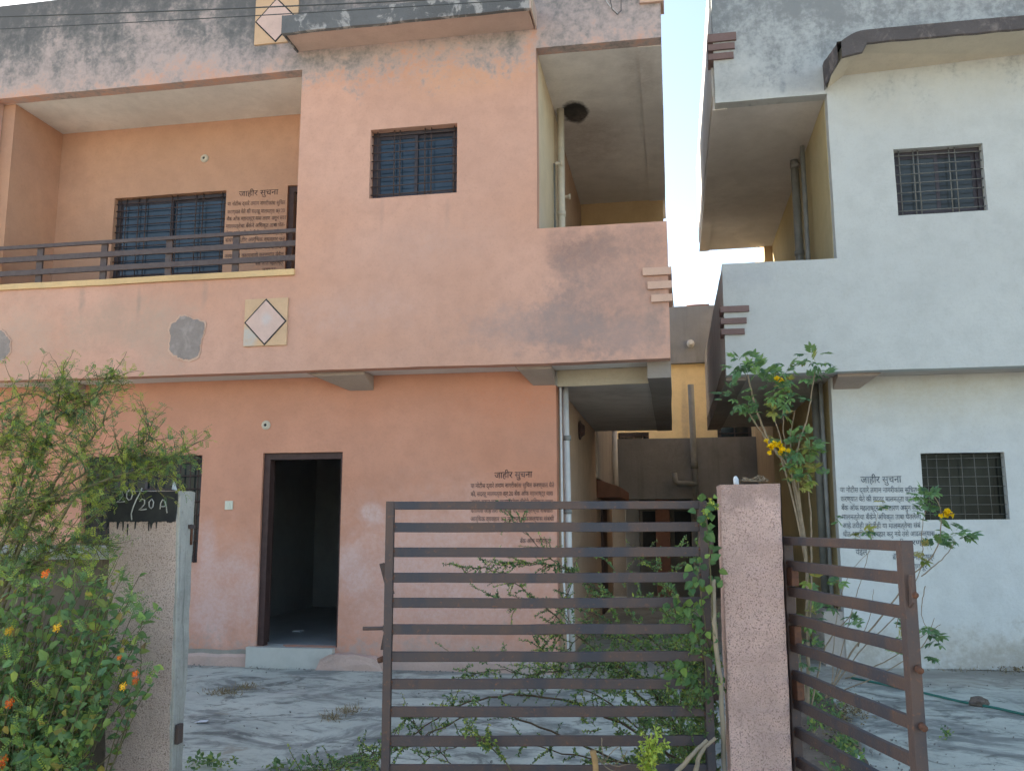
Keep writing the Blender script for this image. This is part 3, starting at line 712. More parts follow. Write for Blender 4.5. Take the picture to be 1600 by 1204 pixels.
for (x0, x1, z0, z1) in ((.55, .845, 3.65, 3.715), (.55, .815, 3.525, 3.585), (.55, .79, 3.41, 3.47), (.53, .835, 6.70, 6.79), (.53, .815, 6.60, 6.67), (.53, .80, 6.49, 6.56)):
    slab('corner_band', x0, x1, W0-.03, W0+.2, z0, z1, 'brown_band', white, .1)
# broken sunshade
zs_ = 6.26
cw = prism('sunshade', [(1.76, W0+.02, 6.06), (1.765, W0-.2, 6.10), (1.85, 9.0, 6.17), (2.03, 8.985, 6.185), (2.06, 8.985, zs_), (7.0, 8.985, zs_), (7.0, W0+.02, zs_), (2.03, W0+.02, zs_)], (0, 0, .12), 'cream_soffit', white)
V = []; Fc = []; xs = lin(1.82, 7.0, .05)
for i, x in enumerate(xs):
    k = min(1, max(0, (x-1.82)/.25)); zb = 6.12+.13*(1 if x > 2.05 else .35*k)+.01*noise.noise(Vector((x*5, 0, 0))); zt = 6.40-.10*(1-k)**2+.006*noise.noise(Vector((x*5, 4, 0)))
    V += [(x, 8.99, zb), (x, 8.965+.006*noise.noise(Vector((x*6, 1, 1))), zb+.01), (x, 8.965, zt), (x, W0-.002, zt+.03)]
    if i:
        for q in range(3): a = (i-1)*4+q; Fc.append([a, a+4, a+5, a+1])
mk('sunshade_edge', V, Fc, 'broken_slab', cw)
V = []; Fc = []; ys = lin(8.965, W0-.001, .04)
for i, y in enumerate(ys):
    s = (y-8.965)/(W0-8.965); x = 1.79-.07*s+.02*noise.noise(Vector((y*9, 2, 0))); V += [(x, y, 6.11-.08*s), (x-.005, y, 6.295+.03*s), (1.83, y, 6.30+.03*s)]
    if i:
        for q in range(2): a = (i-1)*3+q; Fc.append([a, a+3, a+4, a+1])
mk('sunshade_end', V, Fc, 'broken_slab', cw)
wp = tube('drain_pipe', [(1.64, 11.3, 6.0), (1.655, 11.3, 3.16)], .05, 'pvc_grey', white, 14)
tube('drain_pipe', [(1.66, 10.75, 5.95), (1.665, 10.75, 3.16)], .028, 'pvc_grey', white, 12)
for z in (4.75, 5.9): tube('pipe_collar', [(1.645, 11.3, z), (1.645, 11.3, z+.06)], .06, 'pvc_grey', wp, 14)
tube('drain_pipe', [(1.60, 10.35, 2.98), (1.60, 10.35, .5)], .05, 'pvc_dark', white, 14)
tube('drain_pipe', [(1.63, 10.18, 2.98), (1.63, 10.18, .5)], .022, 'pvc_grey', white, 12)
notice(wlow, [(HEAD, 1345, 748.5, 1409, 747, 10.5),
    ('या नोटीस द्वारे तमाम नागरीकांस सुचित', 1313, 764, 1433, 764, 7.6),
    ('करण्यात येते की सदरहू मालमत्ता क्र.21', 1314, 778, 1433, 778, 7.6),
    ('बँक ऑफ महाराष्ट्र यास तारण असुन सदर', 1315, 792, 1439, 792, 7.6),
    ('मालमत्तेचा बँकेने अधिकृत ताबा घेतलेला', 1316, 806, 1440, 806, 7.6),
    ('आहे तरीही कोणीही या मालमत्तेचा संबं', 1317, 819.5, 1439, 819.5, 7.6),
    ('धीत आर्थिक व्यवहार करु नये तसे आढळल्यास', 1318, 833, 1461, 832, 7.6),
    ('संबंधीतांवर कार्यवाही करण्यात', 1319, 847, 1457, 846, 7.6),
    ('येईल', 1337, 861, 1355, 861, 8.5), ('बँक ऑफ महाराष्ट्र', 1395, 869.5, 1460, 868.5, 7.6), ('नागपूर', 1424, 884, 1449, 883.5, 8)], W1, 'letter_blue')

# ================================================================== HOUSE AT THE END OF THE PASSAGE
rear = empty('rear_house', (.3, 19, 0), 'grey and yellow house at the end of the narrow passage', 'house')
gridwall('front_wall', -4.5, 5.5, 0, 4.77, 19, .2, [(-1.1, -.45, 2.6, 3.35), (.95, 1.65, 2.4, 3.5)], 'rear_yellow', rear, .5)
slab('roof_parapet', -4.5, 5.5, 18.85, 19.2, 4.772, 5.98, 'rear_grey', rear, .4)
rp = slab('canopy_wall', -1.3, 1.75, 17.9, 18.05, 1.93, 3.11, 'rear_grey', rear, .3)
slab('canopy_slab', -1.3, 1.75, 18.05, 18.99, 1.93, 2.03, 'rear_grey', rear, .4)
window(rear, -1.1, -.45, 2.6, 3.35, 19, .05, 5, (.2, .5, .8), 'glass_dark', bar_r=.01)
window(rear, .95, 1.65, 2.4, 3.5, 19, .05, 3, (.5,), 'glass_dark', bar_r=.01)
for k, x in enumerate((-.95, -.35, .35, .95)):
    box('porch_pier', x, x+.28, 18.3, 18.6, 0, 1.928, 'canopy' if k == 1 else 'rear_grey', rear, .01)
box('porch_wall', -1.3, 1.75, 18.75, 18.85, 0, 1.926, 'wall_brown', rear)
for x in (-.62, .02, .65): box('porch_window', x, x+.33, 18.7, 18.752, .95, 1.7, 'black_line', rear)
sp_ = tube('standpipe', [(.41, 17.82, 4.15), (.43, 17.82, 2.55), (.46, 17.82, 1.55)], .06, 'pvc_grey', rear, 12)
tube('elbow_pipe', [(.46, 17.8, 2.2), (.12, 17.8, 2.22), (.06, 17.8, 2.26), (.04, 17.8, 2.42)], .055, 'pvc_grey', sp_, 12)
tube('pipe_collar', [(.43, 17.82, 2.5), (.435, 17.82, 2.62)], .07, 'pvc_dark', sp_, 12)
c = atY(1079, 537, 18.83)
lathe('lamp_holder', c, (0, -1, 0), [(0, .08), (.05, .08), (.08, .05), (.2, .05)], 'pvc', rear, 14)
tube('roof_rod', [(.13, 19, 5.98), (.10, 19, 6.55)], .012, 'bar_grey', rear, 6)
tube('roof_rail', [(.4, 19.05, 6.03), (.88, 19.05, 6.03)], .03, 'canopy', rear, 6)
# side wings running back from the two houses
lwg = empty('left_rear_wing', (-1.3, 16, 0), 'streaked grey side wall with brown door canopy behind the pink house', 'house')
slab('wall', -1.6, -1.12, 13.9, 17.85, 2.15, 7.45, 'rear_side', lwg, .4)  # upper part raised, unseen, to block sun from the white balcony soffit
slab('wall', -1.6, -1.18, 13.9, 17.85, 0, 2.149, 'tan_side', lwg, .4)
prism('canopy', [(-1.18, 14.3, 2.15), (-.80, 14.3, 2.02), (-.80, 14.3, 1.86), (-1.18, 14.3, 1.86)], (0, 2.6, 0), 'canopy', lwg, .01)
box('door', -1.2, -1.14, 15.0, 15.9, 0, 1.84, 'wood_dark', lwg, .01)
tube('drain_pipe', [(-1.05, 17.0, 3.3), (-1.04, 17.0, 1.75)], .05, 'pvc', lwg, 10)
rwg = empty('right_rear_wing', (1.8, 17, 0), 'stained peach side wall behind the white house', 'house')
slab('wall', 1.62, 2.1, 14.95, 18.8, 2.05, 6.2, 'rear_peach', rwg, .4)
slab('wall', 1.75, 2.1, 14.95, 18.8, 0, 2.048, 'wall_brown', rwg, .4)

# ================================================================== BOUNDARY WALL, PILLARS, GATES
G = 4.1
def pillar(name, corners, ztop, zb, mats, label):
    """corners: four (x, y) at the top and the same at the bottom, order front-left, front-right, back-right, back-left"""
    top, bot = corners
    o = empty(name, (sum(p[0] for p in bot)/4, sum(p[1] for p in bot)/4, zb), label, 'gate pillar')
    V = []; Fc = []; n = 12; zz = lin(zb, ztop, .05)
    def ring(s): return [Vector((bot[i][0]+(top[i][0]-bot[i][0])*s, bot[i][1]+(top[i][1]-bot[i][1])*s, 0)) for i in range(4)]
    per = 4*n
    for z in zz:
        r = ring((z-zb)/(ztop-zb))
        for i in range(4):
            a, b = r[i], r[(i+1) % 4]
            for k in range(n):
                s = k/n; s = .5-.5*math.cos(math.pi*s)*1.0 if False else s
                p = a.lerp(b, s); p.z = z
                d = noise.noise_vector(p*6)*.0055+noise.noise_vector(p*22)*.004
                if k in (0,): p = p.lerp(Vector(((r[0].x+r[2].x)/2, (r[0].y+r[2].y)/2, z)), .028+.03*abs(noise.noise(Vector((i*7.3, z*9, 1)))))
                V.append(p+d)
    for j in range(len(zz)-1):
        for k in range(per):
            a = j*per+k; b = j*per+(k+1) % per; Fc.append([a, b, b+per, a+per])
    nf = len(Fc)
    c = len(V); V.append(Vector((sum(p[0] for p in top)/4, sum(p[1] for p in top)/4, ztop+.006)))
    for k in range(per): Fc.append([(len(zz)-1)*per+k, (len(zz)-1)*per+(k+1) % per, c])
    b = mk('shaft', V, Fc, mats[0], o)
    b.data.materials.append(M[mats[1]])
    for i, p in enumerate(b.data.polygons):
        side = (i % per)//n if i < nf else 9
        p.material_index = 1 if side in (1, 2, 3, 9) else 0
    return o, b
# right pillar
f0, f1 = atY(1124, 757, G), atY(1219, 757, G); b0, b1 = atY(1141, 1204, G), atY(1239, 1204, G)
rp_, rps = pillar('gate_pillar', ([(f0.x, G), (f1.x, G), (f1.x, G+.28), (f0.x, G+.28)], [(b0.x, G), (b1.x, G), (b1.x, G+.28), (b0.x, G+.28)]), 1.62, -.09,
    ('pebble_right', 'pebble_right'), 'pink pebble dashed gate pillar between the two gate leaves')
# left pillar
f0, f1 = atY(168, 800, G), atY(277, 800, G); b0, b1 = atY(166, 1204, G), atY(268, 1204, G)
bk = atX(305, 800, f1.x).y; bkb = atX(288, 1180, b1.x).y
lp_, lps = pillar('gate_pillar', ([(f0.x, G), (f1.x, G), (f1.x, bk), (f0.x, bk)], [(b0.x, G), (b1.x, G), (b1.x, bkb), (b0.x, bkb)]), 1.615, -.09,
    ('pebble_left', 'pillar_cement'), 'brownish gate pillar with chalked number on its black painted top')
# black painted number panel with drips, chalk writing
zp = atY(220, 814, G).z
pts = [(f0.x+.002, 1.612), (f1.x-.004, 1.612), (f1.x-.004, zp)]
xx = f1.x-.012
while xx > f0.x+.01:
    w_ = random.uniform(.006, .016); dz = random.choice((.003, .004, .006, .008, .012, .045))*random.random()
    pts += [(xx, zp-dz*.3), (xx-w_*.5, zp-dz)]; xx -= w_
pts += [(f0.x+.002, zp)]
pp = prism('painted_panel', [(x, G-.008, z) for x, z in pts], (0, .012, 0), 'black_paint', lp_)
for (u, v0, v1) in ((200, 818, 836), (193, 815, 829), (233, 815, 829), (212, 815, 826), (245, 815, 826)):
    a, b = atY(u, v0, G), atY(u-1, v1, G); tube('paint_drip', [(a.x, G-.002, a.z), (b.x, G-.001, b.z)], [.005, .002], 'black_paint', pp, 6)
def stroke(pl):
    return tube_v([atY(u, v, G-.010) for u, v in pl], .0031, 5)
def chalk(pl): return pl
S = [[(184, 769), (187, 765), (191, 768), (192, 774), (187, 781), (182, 784), (188, 784), (195, 783)],
     [(202, 765), (198, 770), (198, 777), (201, 781), (205, 779), (207, 772), (206, 766), (202, 765)],
     [(222, 762), (219, 769), (213, 780), (208, 792), (205, 802), (206, 812)],
     [(218, 783), (222, 779), (226, 781), (226, 787), (221, 793), (217, 796), (222, 796), (229, 795)],
     [(237, 779), (233, 784), (233, 791), (236, 794), (239, 791), (240, 784), (237, 779)],
     [(250, 795), (251, 786), (254, 780), (258, 783), (260, 792), (261, 801)], [(250, 791), (256, 791), (260, 790)]]
v, f = join([stroke(s) for s in S]); mk('chalk_number', v, f, 'chalk', pp, smooth=True)
c = atY(270, 758, G+.05)
prism('white_shard', [c+Vector((-.005, 0, -.02)), c+Vector((.022, 0, -.025)), c+Vector((-.003, .01, .028))], (0, .006, 0), 'litter', lp_)
c = atX(296, 835, f1.x); tube('hinge_pin', [c+Vector((.004, 0, .05)), c+Vector((.012, 0, .03)), c+Vector((.012, 0, -.05))], .007, 'rust_bright', lp_, 6)
box('hinge_plate', c.x-.002, c.x+.02, c.y-.03, c.y+.02, c.z+.03, c.z+.05, 'rust', lp_, .003)
c = atX(278, 1140, b1.x); box('hinge_plate', c.x-.002, c.x+.018, c.y-.025, c.y+.02, c.z-.06, c.z+.03, 'rust', lp_, .004)
# pale vertical cement rib on the inner face
xr = f1.x
prism('cement_rib', [(f1.x-.004, G+.004, 1.60), (f1.x+.007, G+.006, 1.60), (b1.x+.007, G+.006, -.05), (b1.x-.004, G+.004, -.05)], (0, .05, 0), 'pillar_cement', lp_, .003)

bw = empty('boundary_wall', (-4.6, 4.25, -.09), 'low brown wall with grey coping left of the gate pillar', 'wall')
slab('wall', -7.5, -2.755, 4.2, 4.35, -.09, 1.285, 'wall_brown', bw, .2)
slab('coping', -7.5, -2.756, 4.15, 4.40, 1.286, 1.35, 'coping', bw, .15, 1.5)

rnd0 = random.Random(5)
def gate(name, pl, pr, zt, bars, label, upw=.036, bw_=.042, th=.022, zbot=.12, latch=True, rev=False):
    """pl, pr: plan points of the two ends (Vectors); bars: heights of bar tops"""
    o = empty(name, (pr.x, pr.y, zbot), label, 'gate')
    d = Vector((pr.x-pl.x, pr.y-pl.y, 0)); L = d.length; d.normalize(); n = Vector((d.y, -d.x, 0))   # n points to the street
    if n.y > 0: n = -n
    base = Vector((pl.x, pl.y, 0))
    def obox(nm, s0, s1, n0, n1, z0, z1, mat='rust', bev=.003, parent=o, z0b=None, z1b=None):
        v = []
        for zi in (0, 1):
            for nn in (n0, n1):
                for s in (s0, s1):
                    z = (z0, z1)[zi]
                    v.append(base+d*s+n*nn+Vector((0, 0, z)))
        f = [(0, 2, 3, 1), (4, 5, 7, 6), (0, 1, 5, 4), (2, 6, 7, 3), (0, 4, 6, 2), (1, 3, 7, 5)]
        ob = mk(nm, v, f, mat, parent)
        bm = bmesh.new(); bm.from_mesh(ob.data); bmesh.ops.recalc_face_normals(bm, faces=bm.faces); bm.to_mesh(ob.data); bm.free()
        return bevel(ob, bev) if bev else ob
    obox('upright', 0, upw, -th, th, zbot, zt); obox('upright', L-upw, L, -th, th, zbot, zt)
    obox('top_rail', upw, L-upw, -th+.001, th-.001, zt-.036, zt-.001)
    for z in bars:
        b_ = obox('bar', upw, L-upw, -.012, .012, z-bw_, z)
        bm = bmesh.new(); bm.from_mesh(b_.data); bmesh.ops.subdivide_edges(bm, edges=[e for e in bm.edges if e.calc_length() > .4], cuts=10)
        sd_ = rnd0.uniform(0, 50)
        for v in bm.verts:
            s_ = (Vector((v.co.x, v.co.y, 0))+o.location-base).dot(d)/L; k_ = math.sin(math.pi*min(1, max(0, s_)))
            v.co.z += k_*(.004*noise.noise(Vector((s_*3, sd_, 0)))-.002); v.co += n*(k_*.006*noise.noise(Vector((s_*2.5, sd_, 7))))
        bm.to_mesh(b_.data); bm.free()
        for s_ in (upw, L-upw):
            lathe('weld', base+d*s_+n*.010+Vector((0, 0, z-bw_*.5+rnd0.uniform(-.012, .012))), n, [(-.004, .009), (.003, .007), (.006, .003)], 'rust_bright', b_, 7)
    return o, obox, base, d, n, L
# left leaf: nearly square to the camera
hD = 4.0
pl, pr = atD(604, 783, hD), atD(1103, 783, hD)
zt = pl.z
tops = [815.5, 854, 893, 931, 971, 1012, 1052.5, 1093, 1135.5, 1177]
bz = [atD(800, v, hD).z for v in tops]; st_ = (bz[1]-bz[-1])/8
k = bz[-1]
while k-st_ > .15: k -= st_; bz.append(k)
g1, ob, base, d, n, L = gate('gate_leaf', pl, pr, zt, bz, 'rusty brown barred gate leaf swung beside pink pillar with a bolt on its free end', zbot=.1)
def gp(u, v, off=0.0): return atD(u, v, hD) + n*off
prism('latch_plate', [gp(594, 880, .024), gp(602, 878, .024), gp(618, 926, .024), gp(607, 930, .024)], n*.006, 'rust', g1, .002)
bo = tube('bolt', [gp(569, 980, .034), gp(655, 978.5, .034)], .0085, 'rust', g1, 10)
tube('bolt_sleeve', [gp(600, 979.5, .034), gp(650, 978.6, .034)], .0135, 'rust', bo, 10)
prism('bent_plate', [gp(601, 986, .024), gp(616, 984, .024), gp(615, 999, .03), gp(609, 1005, .034), gp(603, 1013, .03), gp(596, 1013, .03), gp(598, 1002, .03)], n*.006, 'rust', g1, .002)
tube('lower_bolt', [gp(592, 1030, .03), gp(601, 1027, .03)], [.012, .014], 'rust_bright', g1, 10)
for z in (1.35, .75): tube('hinge', [pr+n*.0+d*.012+Vector((0, 0, z-pr.z-.05)), pr+d*.012+Vector((0, 0, z-pr.z+.05))], .016, 'rust', g1, 10)
# right leaf: swung out towards the street
dl_, dr_ = 4.05, 3.02
a, b = atD(1226, 842, dl_), atD(1417, 838, dr_)
zt2 = (a.z+b.z)/2
lv = [874, 914, 954.5, 996.5, 1038.5, 1080.5, 1121.5, 1165]
bz2 = [atD(1228, v, dl_).z for v in lv]; st_ = (bz2[1]-bz2[-1])/6
k = bz2[-1]
while k-st_ > .15: k -= st_; bz2.append(k)
g2, ob2, base2, d2, n2, L2 = gate('gate_leaf', a, b, zt2, bz2, 'lower rusty gate leaf swung out in front of the white house', upw=.04, zbot=.1)
p = base2+d2*(L2-.02)
for (z, o_) in ((1.22, 0), (.98, .0), (.80, 0)):
    tube('lock_stub', [p+Vector((0, 0, z))-n2*.01, p+d2*.05+Vector((0, 0, z-.005))], [.013, .011], 'rust_bright', g2, 8)
prism('latch_plate', [p+d2*.018+Vector((0, 0, 1.17)), p+d2*.045+Vector((0, 0, 1.19)), p+d2*.048+Vector((0, 0, 1.28)), p+d2*.03+Vector((0, 0, 1.28))], n2*.01, 'rust', g2, .002)
for z in (1.2, .95, .72): ob2('hinge_strap', .04, .10, -.016, .016, z-.02, z+.06, 'rust_bright')
# ------------------------------------------------------------------ small loose things
c = atZ(1530, 1102, 0)
def rock(name, c, r, mat, label, cat):
    bm = bmesh.new(); bmesh.ops.create_icosphere(bm, subdivisions=3, radius=1)
    for v in bm.verts: v.co = Vector((v.co.x*r*1.3, v.co.y*r, v.co.z*r*.7))*(1+.35*noise.noise(v.co*1.7+Vector((r*90, 1, 2)))); v.co.z += r*.5
    me = bpy.data.meshes.new(name); bm.to_mesh(me); bm.free(); me.materials.append(M[mat]); o = bpy.data.objects.new(name, me); o.location = c; COL.objects.link(o); return tag(o, label, cat)
rock('stone', c, .06, 'stone', 'small dark stone lying on the white house yard beside the green rope', 'stone')
pts = [atZ(u, v, .012) for u, v in ((1330, 1058), (1380, 1068), (1440, 1081), (1500, 1095), (1560, 1106), (1620, 1120), (1700, 1140))]
o = tube('rope', pts, .010, 'rope'); tag(o, 'thin green rope stretched across the grey concrete yard', 'rope')
c = atZ(1320, 1186, .0)
V = []; Fc = []
for j in range(9):
    for i in range(9):
        x, y = (i-4)*.022, (j-4)*.018; V.append((c.x+x, c.y+y, .022+.03*abs(noise.noise(Vector((x*30, y*30, 3))))+.012*noise.noise(Vector((x*70, y*70, 1)))))
for j in range(8):
    for i in range(8): Fc.append([j*9+i, j*9+i+1, (j+1)*9+i+1, (j+1)*9+i])
tag(mk('crumpled_paper', V, Fc, 'litter', origin=(c.x, c.y, 0)), 'crumpled pale litter on the ground behind the right gate leaf', 'litter')
c = atZ(315, 1129, .0); 
tag(mk('paper_scrap', [(c.x-.05, c.y-.03, .008), (c.x+.05, c.y-.02, .014), (c.x+.04, c.y+.03, .02), (c.x-.03, c.y+.04, .012)], [(0, 1, 2, 3)], 'litter', origin=(c.x, c.y, 0)), 'small white scrap on the concrete near the left pillar', 'litter')
c = Vector((atY(1151, 745, G+.12).x, G+.12, 1.60))
tag(tube('pipe_end', [c, c+Vector((-.004, 0, .05)), c+Vector((-.006, .002, .062))], [.012, .012, .006], 'litter', origin=c), 'white plastic pipe end standing on the right gate pillar', 'pipe')
c = Vector((atY(1180, 750, G+.14).x, G+.14, 1.632)); parts = []
for q in range(7):
    pts = []; a0 = random.random()*6
    for s in range(9): pts.append(c+Vector((.10*(s/8-.5)*random.uniform(.8, 1.2)+.02*math.cos(a0+s*.8), .02*math.sin(a0+s), .005+.03*abs(math.sin(a0+s*.7))*random.random())))
    parts.append(tube_v(pts, .0022, 4))
v, f = join(parts); tag(mk('dry_twigs', v, f, 'twig_pale', origin=c), 'tangle of dry twigs lying on top of the right gate pillar', 'twigs')
for k, (p0, p1, y) in enumerate((((-40, 24), (560, 0), 7.6), ((-40, 44), (700, 2), 7.9))):
    A, B = atY(*p0, y), atY(*p1, y); A = A+(A-B)*1.0; B = B+(B-A)*.6
    pts = [A.lerp(B, s/24)+Vector((0, 0, -.10*4*(s/24)*(1-s/24)+.06)) for s in range(25)]
    o = tube('overhead_cable', pts, .007 if k == 0 else .005, 'wire', None, 6); tag(o, ('thicker upper' if k == 0 else 'thinner lower')+' cable strung across in front of the pink roof parapet', 'cable', 'overhead cables')

# ================================================================== PLANTS
rnd = random.Random(11)
def rv(a=1.0): return Vector((rnd.uniform(-a, a), rnd.uniform(-a, a), rnd.uniform(-a, a)))
GREEN = [(.17, .30, .11), (.22, .36, .11), (.13, .25, .10), (.31, .42, .11), (.17, .30, .14)]
LIME = [(.42, .52, .10), (.48, .55, .11), (.36, .48, .10)]
def jit(c, a=.18):
    k = 1+rnd.uniform(-a, a); return (c[0]*k*(1+rnd.uniform(-.1, .1)), c[1]*k, c[2]*k*(1+rnd.uniform(-.15, .15)), 1)
class Foliage:
    def __init__(s): s.V = []; s.F = []; s.C = []
    def leaf(s, p, d, n, L, W, col, fold=.25, droop=.15, seg=2):
        d = d.normalized(); b = d.cross(n)
        if b.length < 1e-5: b = d.orthogonal()
        b.normalize(); n = b.cross(d).normalized()
        o = len(s.V)
        if seg == 1:
            q = p+d*L*.5-n*L*droop*.3
            s.V += [p, q+b*W*.5+n*W*fold*.5, p+d*L-n*L*droop, q-b*W*.5+n*W*fold*.5]; s.F.append([o, o+1, o+2, o+3]); s.C += [col]*4
        else:
            q1 = p+d*L*.3-n*L*droop*.1; q2 = p+d*L*.68-n*L*droop*.45; t = p+d*L-n*L*droop
            s.V += [p, q1, q2, t, q1+b*W*.5+n*W*fold*.5, q2+b*W*.36+n*W*fold*.36, q1-b*W*.5+n*W*fold*.5, q2-b*W*.36+n*W*fold*.36]
            s.F += [[o, o+4, o+1], [o+4, o+5, o+2, o+1], [o+5, o+3, o+2], [o, o+1, o+6], [o+1, o+2, o+7, o+6], [o+2, o+3, o+7]]; s.C += [col]*8
    def pinnate(s, p, d, up, L, n, ll, lw, col):
        d = d.normalized(); side = d.cross(up)
        if side.length < 1e-4: side = d.orthogonal()
        side.normalize(); nn = side.cross(d)
        for k in range(n):
            t = (k+1)/n; q = p+d*L*t-nn*L*.18*t*t
            for sg in (-1, 1):
                s.leaf(q, side*sg+d*.55+rv(.15), nn+rv(.3), ll*(1-.35*abs(t-.5)), lw, jit(col[:3], .1), .2, .1, 1)
    def build(s, name, parent, mat='leaf', kind='stuff'):
        if not s.V: return None
        o = mk(name, s.V, s.F, mat, parent, cols=s.C)
        if kind: o['kind'] = kind
        return o
def smooth_path(pts, per=5, jitter=.0):
    P = [Vector(p) for p in pts]; P = [P[0]*2-P[1]]+P+[P[-1]*2-P[-2]]; out = []
    for i in range(1, len(P)-2):
        for k in range(per):
            t = k/per; a, b, c, d = P[i-1:i+3]
            q = .5*((2*b)+(c-a)*t+(2*a-5*b+4*c-d)*t*t+(3*b-a-3*c+d)*t**3); out.append(q+rv(jitter))
    return out+[P[-2]]
def taper(n, r0, r1): return [r0+(r1-r0)*k/(n-1) for k in range(n)]
def twig_path(p, d, L, n=6, curl=.25, grav=-.1):
    out = [Vector(p)]; d = d.normalized()
    for k in range(n):
        d = (d+rv(curl)+Vector((0, 0, grav))).normalized(); out.append(out[-1]+d*L/n)
    return out
def px(pts, Y, dy=.0):
    out = []
    for i, q in enumerate(pts):
        out.append(atY(q[0], q[1], (q[2] if len(q) > 2 else Y)+dy*i/max(1, len(pts)-1)))
    return out

# ---- thorny shrub with fine leaves behind the left pillar, reaching over it
def pix(p):
    q = Vector(p)-Vector((0, 0, CZ)); z = q.dot(AF); return CX+F*q.dot(AR)/z, CY-F*q.dot(AU)/z
def fine_shrub():
    root = empty('thorn_shrub', (-3.6, 3.85, -.09), 'tall thorny shrub with fine feathery leaves arching over the number pillar', 'shrub')
    base = Vector((-3.7, 3.85, -.09)); fo = Foliage(); tw = []
    BR = [([(-60, 860), (0, 815), (60, 795), (130, 770), (200, 745), (250, 728), (276, 716)], 3.85, .009), ([(-70, 900), (-20, 840), (40, 760), (75, 680), (92, 620), (98, 586)], 3.95, .009),
          ([(-60, 760), (0, 700), (60, 655), (120, 622), (172, 612)], 4.0, .007), ([(0, 880), (60, 800), (100, 730), (140, 690), (165, 655)], 3.8, .006),
          ([(-70, 800), (0, 700), (25, 650), (40, 615)], 3.9, .007), ([(30, 800), (110, 752), (180, 715), (228, 690), (234, 668)], 3.8, .006),
          ([(60, 785), (130, 762), (200, 738), (255, 725), (290, 702)], 3.75, .006), ([(120, 770), (150, 740), (190, 720), (215, 718)], 3.78, .005),
          ([(-50, 650), (0, 630), (50, 615), (100, 640), (130, 640)], 4.0, .005), ([(-40, 900), (0, 820), (30, 740), (70, 700), (110, 690)], 3.85, .006),
          ([(-30, 1000), (10, 900), (40, 830), (70, 790)], 3.8, .007), ([(90, 650), (140, 630), (160, 600), (175, 590)], 4.0, .004), ([(20, 900), (90, 860), (150, 800), (190, 770)], 3.75, .005), ([(-70, 960), (-10, 880), (20, 800), (40, 730), (55, 690)], 3.8, .006), ([(-60, 900), (0, 850), (60, 850), (120, 870)], 3.75, .004), ([(0, 930), (50, 880), (110, 850), (165, 850)], 3.7, .004), ([(-80, 820), (-20, 740), (10, 690), (60, 670)], 3.8, .005)]
    for pts, Y, r in BR:
        path = smooth_path(px(pts, Y, .05), 6, .004)
        st = smooth_path([base+rv(.08), base.lerp(path[0], .6)+rv(.1), path[0]], 5)
        tw.append(tube_v(st+path[1:], taper(len(st)+len(path)-1, r*1.6, .0018), 6))
        n = len(path)
        for k in range(int(n*1.9)):
            i = rnd.randint(2, n-1); t = (path[min(i+1, n-1)]-path[i-1]).normalized()
            d = t*.6+rv(.9)+Vector((.1, -.1, .15)); L = rnd.uniform(.07, .27)*(1.1-.4*i/n)
            pu, pv = pix(path[i]+d.normalized()*L*.6)
            if 172 < pu < 272 and 748 < pv < 825 and rnd.random() < .8: continue
            tp = twig_path(path[i], d, L, 5, .3, -.05); tw.append(tube_v(tp, taper(len(tp), .0022, .0008), 4))
            lime = rnd.random() < .5+.25*(i/n)
            for q in range(1, len(tp)):
                for _ in range(2):
                    if rnd.random() < .2: continue
                    col = jit(rnd.choice(LIME if lime and rnd.random() < .6 else GREEN), .2)
                    fo.pinnate(tp[q], (tp[q]-tp[q-1])*8+rv(1.0), Vector((0, -.3, 1))+rv(.5), rnd.uniform(.025, .05), rnd.randint(4, 6), rnd.uniform(.009, .014), .0055, col)
    v, f = join(tw); mk('branches', v, f, 'twig_green', root, smooth=True)['kind'] = 'stuff'
    fo.build('foliage', root)
fine_shrub()

# ---- lantana bush with orange flowers
def shared_leaf(name, L, W, col, shape='ovate'):
    fo = Foliage()
    fo.leaf(Vector((0, 0, 0)), Vector((0, 1, 0)), Vector((0, 0, 1)), L, W, (*col, 1), .3, .2)
    me = bpy.data.meshes.new(name); me.from_pydata([tuple(v) for v in fo.V], [], fo.F)
    at = me.color_attributes.new('leafcol', 'FLOAT_COLOR', 'POINT'); at.data.foreach_set('color', np.asarray(fo.C, dtype=np.float32).ravel())
    me.materials.append(M['leaf']); return me
def place(me, name, p, d, n, s, parent):
    d = d.normalized(); x = d.cross(n)
    if x.length < 1e-4: x = d.orthogonal()
    x.normalize(); z = x.cross(d)
    o = bpy.data.objects.new(name, me); COL.objects.link(o); o.parent = parent
    m = Matrix(((x.x, d.x, z.x), (x.y, d.y, z.y), (x.z, d.z, z.z))).to_euler()
    o.location = Vector(p)-wbase(parent); o.rotation_euler = m; o.scale = (s, s, s); return o
def flower_head(name, c, r, cols, parent, n=14, facing=Vector((0, -1, .4))):
    fo = Foliage(); f = facing.normalized(); a = f.orthogonal().normalized(); b = f.cross(a)
    for k in range(n):
        an = k*2.4; rr = r*math.sqrt((k+.5)/n); p = c+(a*math.cos(an)+b*math.sin(an))*rr+f*(r*.55*(1-(rr/r)**2))
        out = (p-c).normalized()
        for q in range(4):
            d = (a*math.cos(q*1.57+k)+b*math.sin(q*1.57+k)); fo.leaf(p, d+out*.3, out, r*.42, r*.38, jit(rnd.choice(cols), .1), .1, -.1, 1)
    return fo.build(name, parent, 'petal', None)
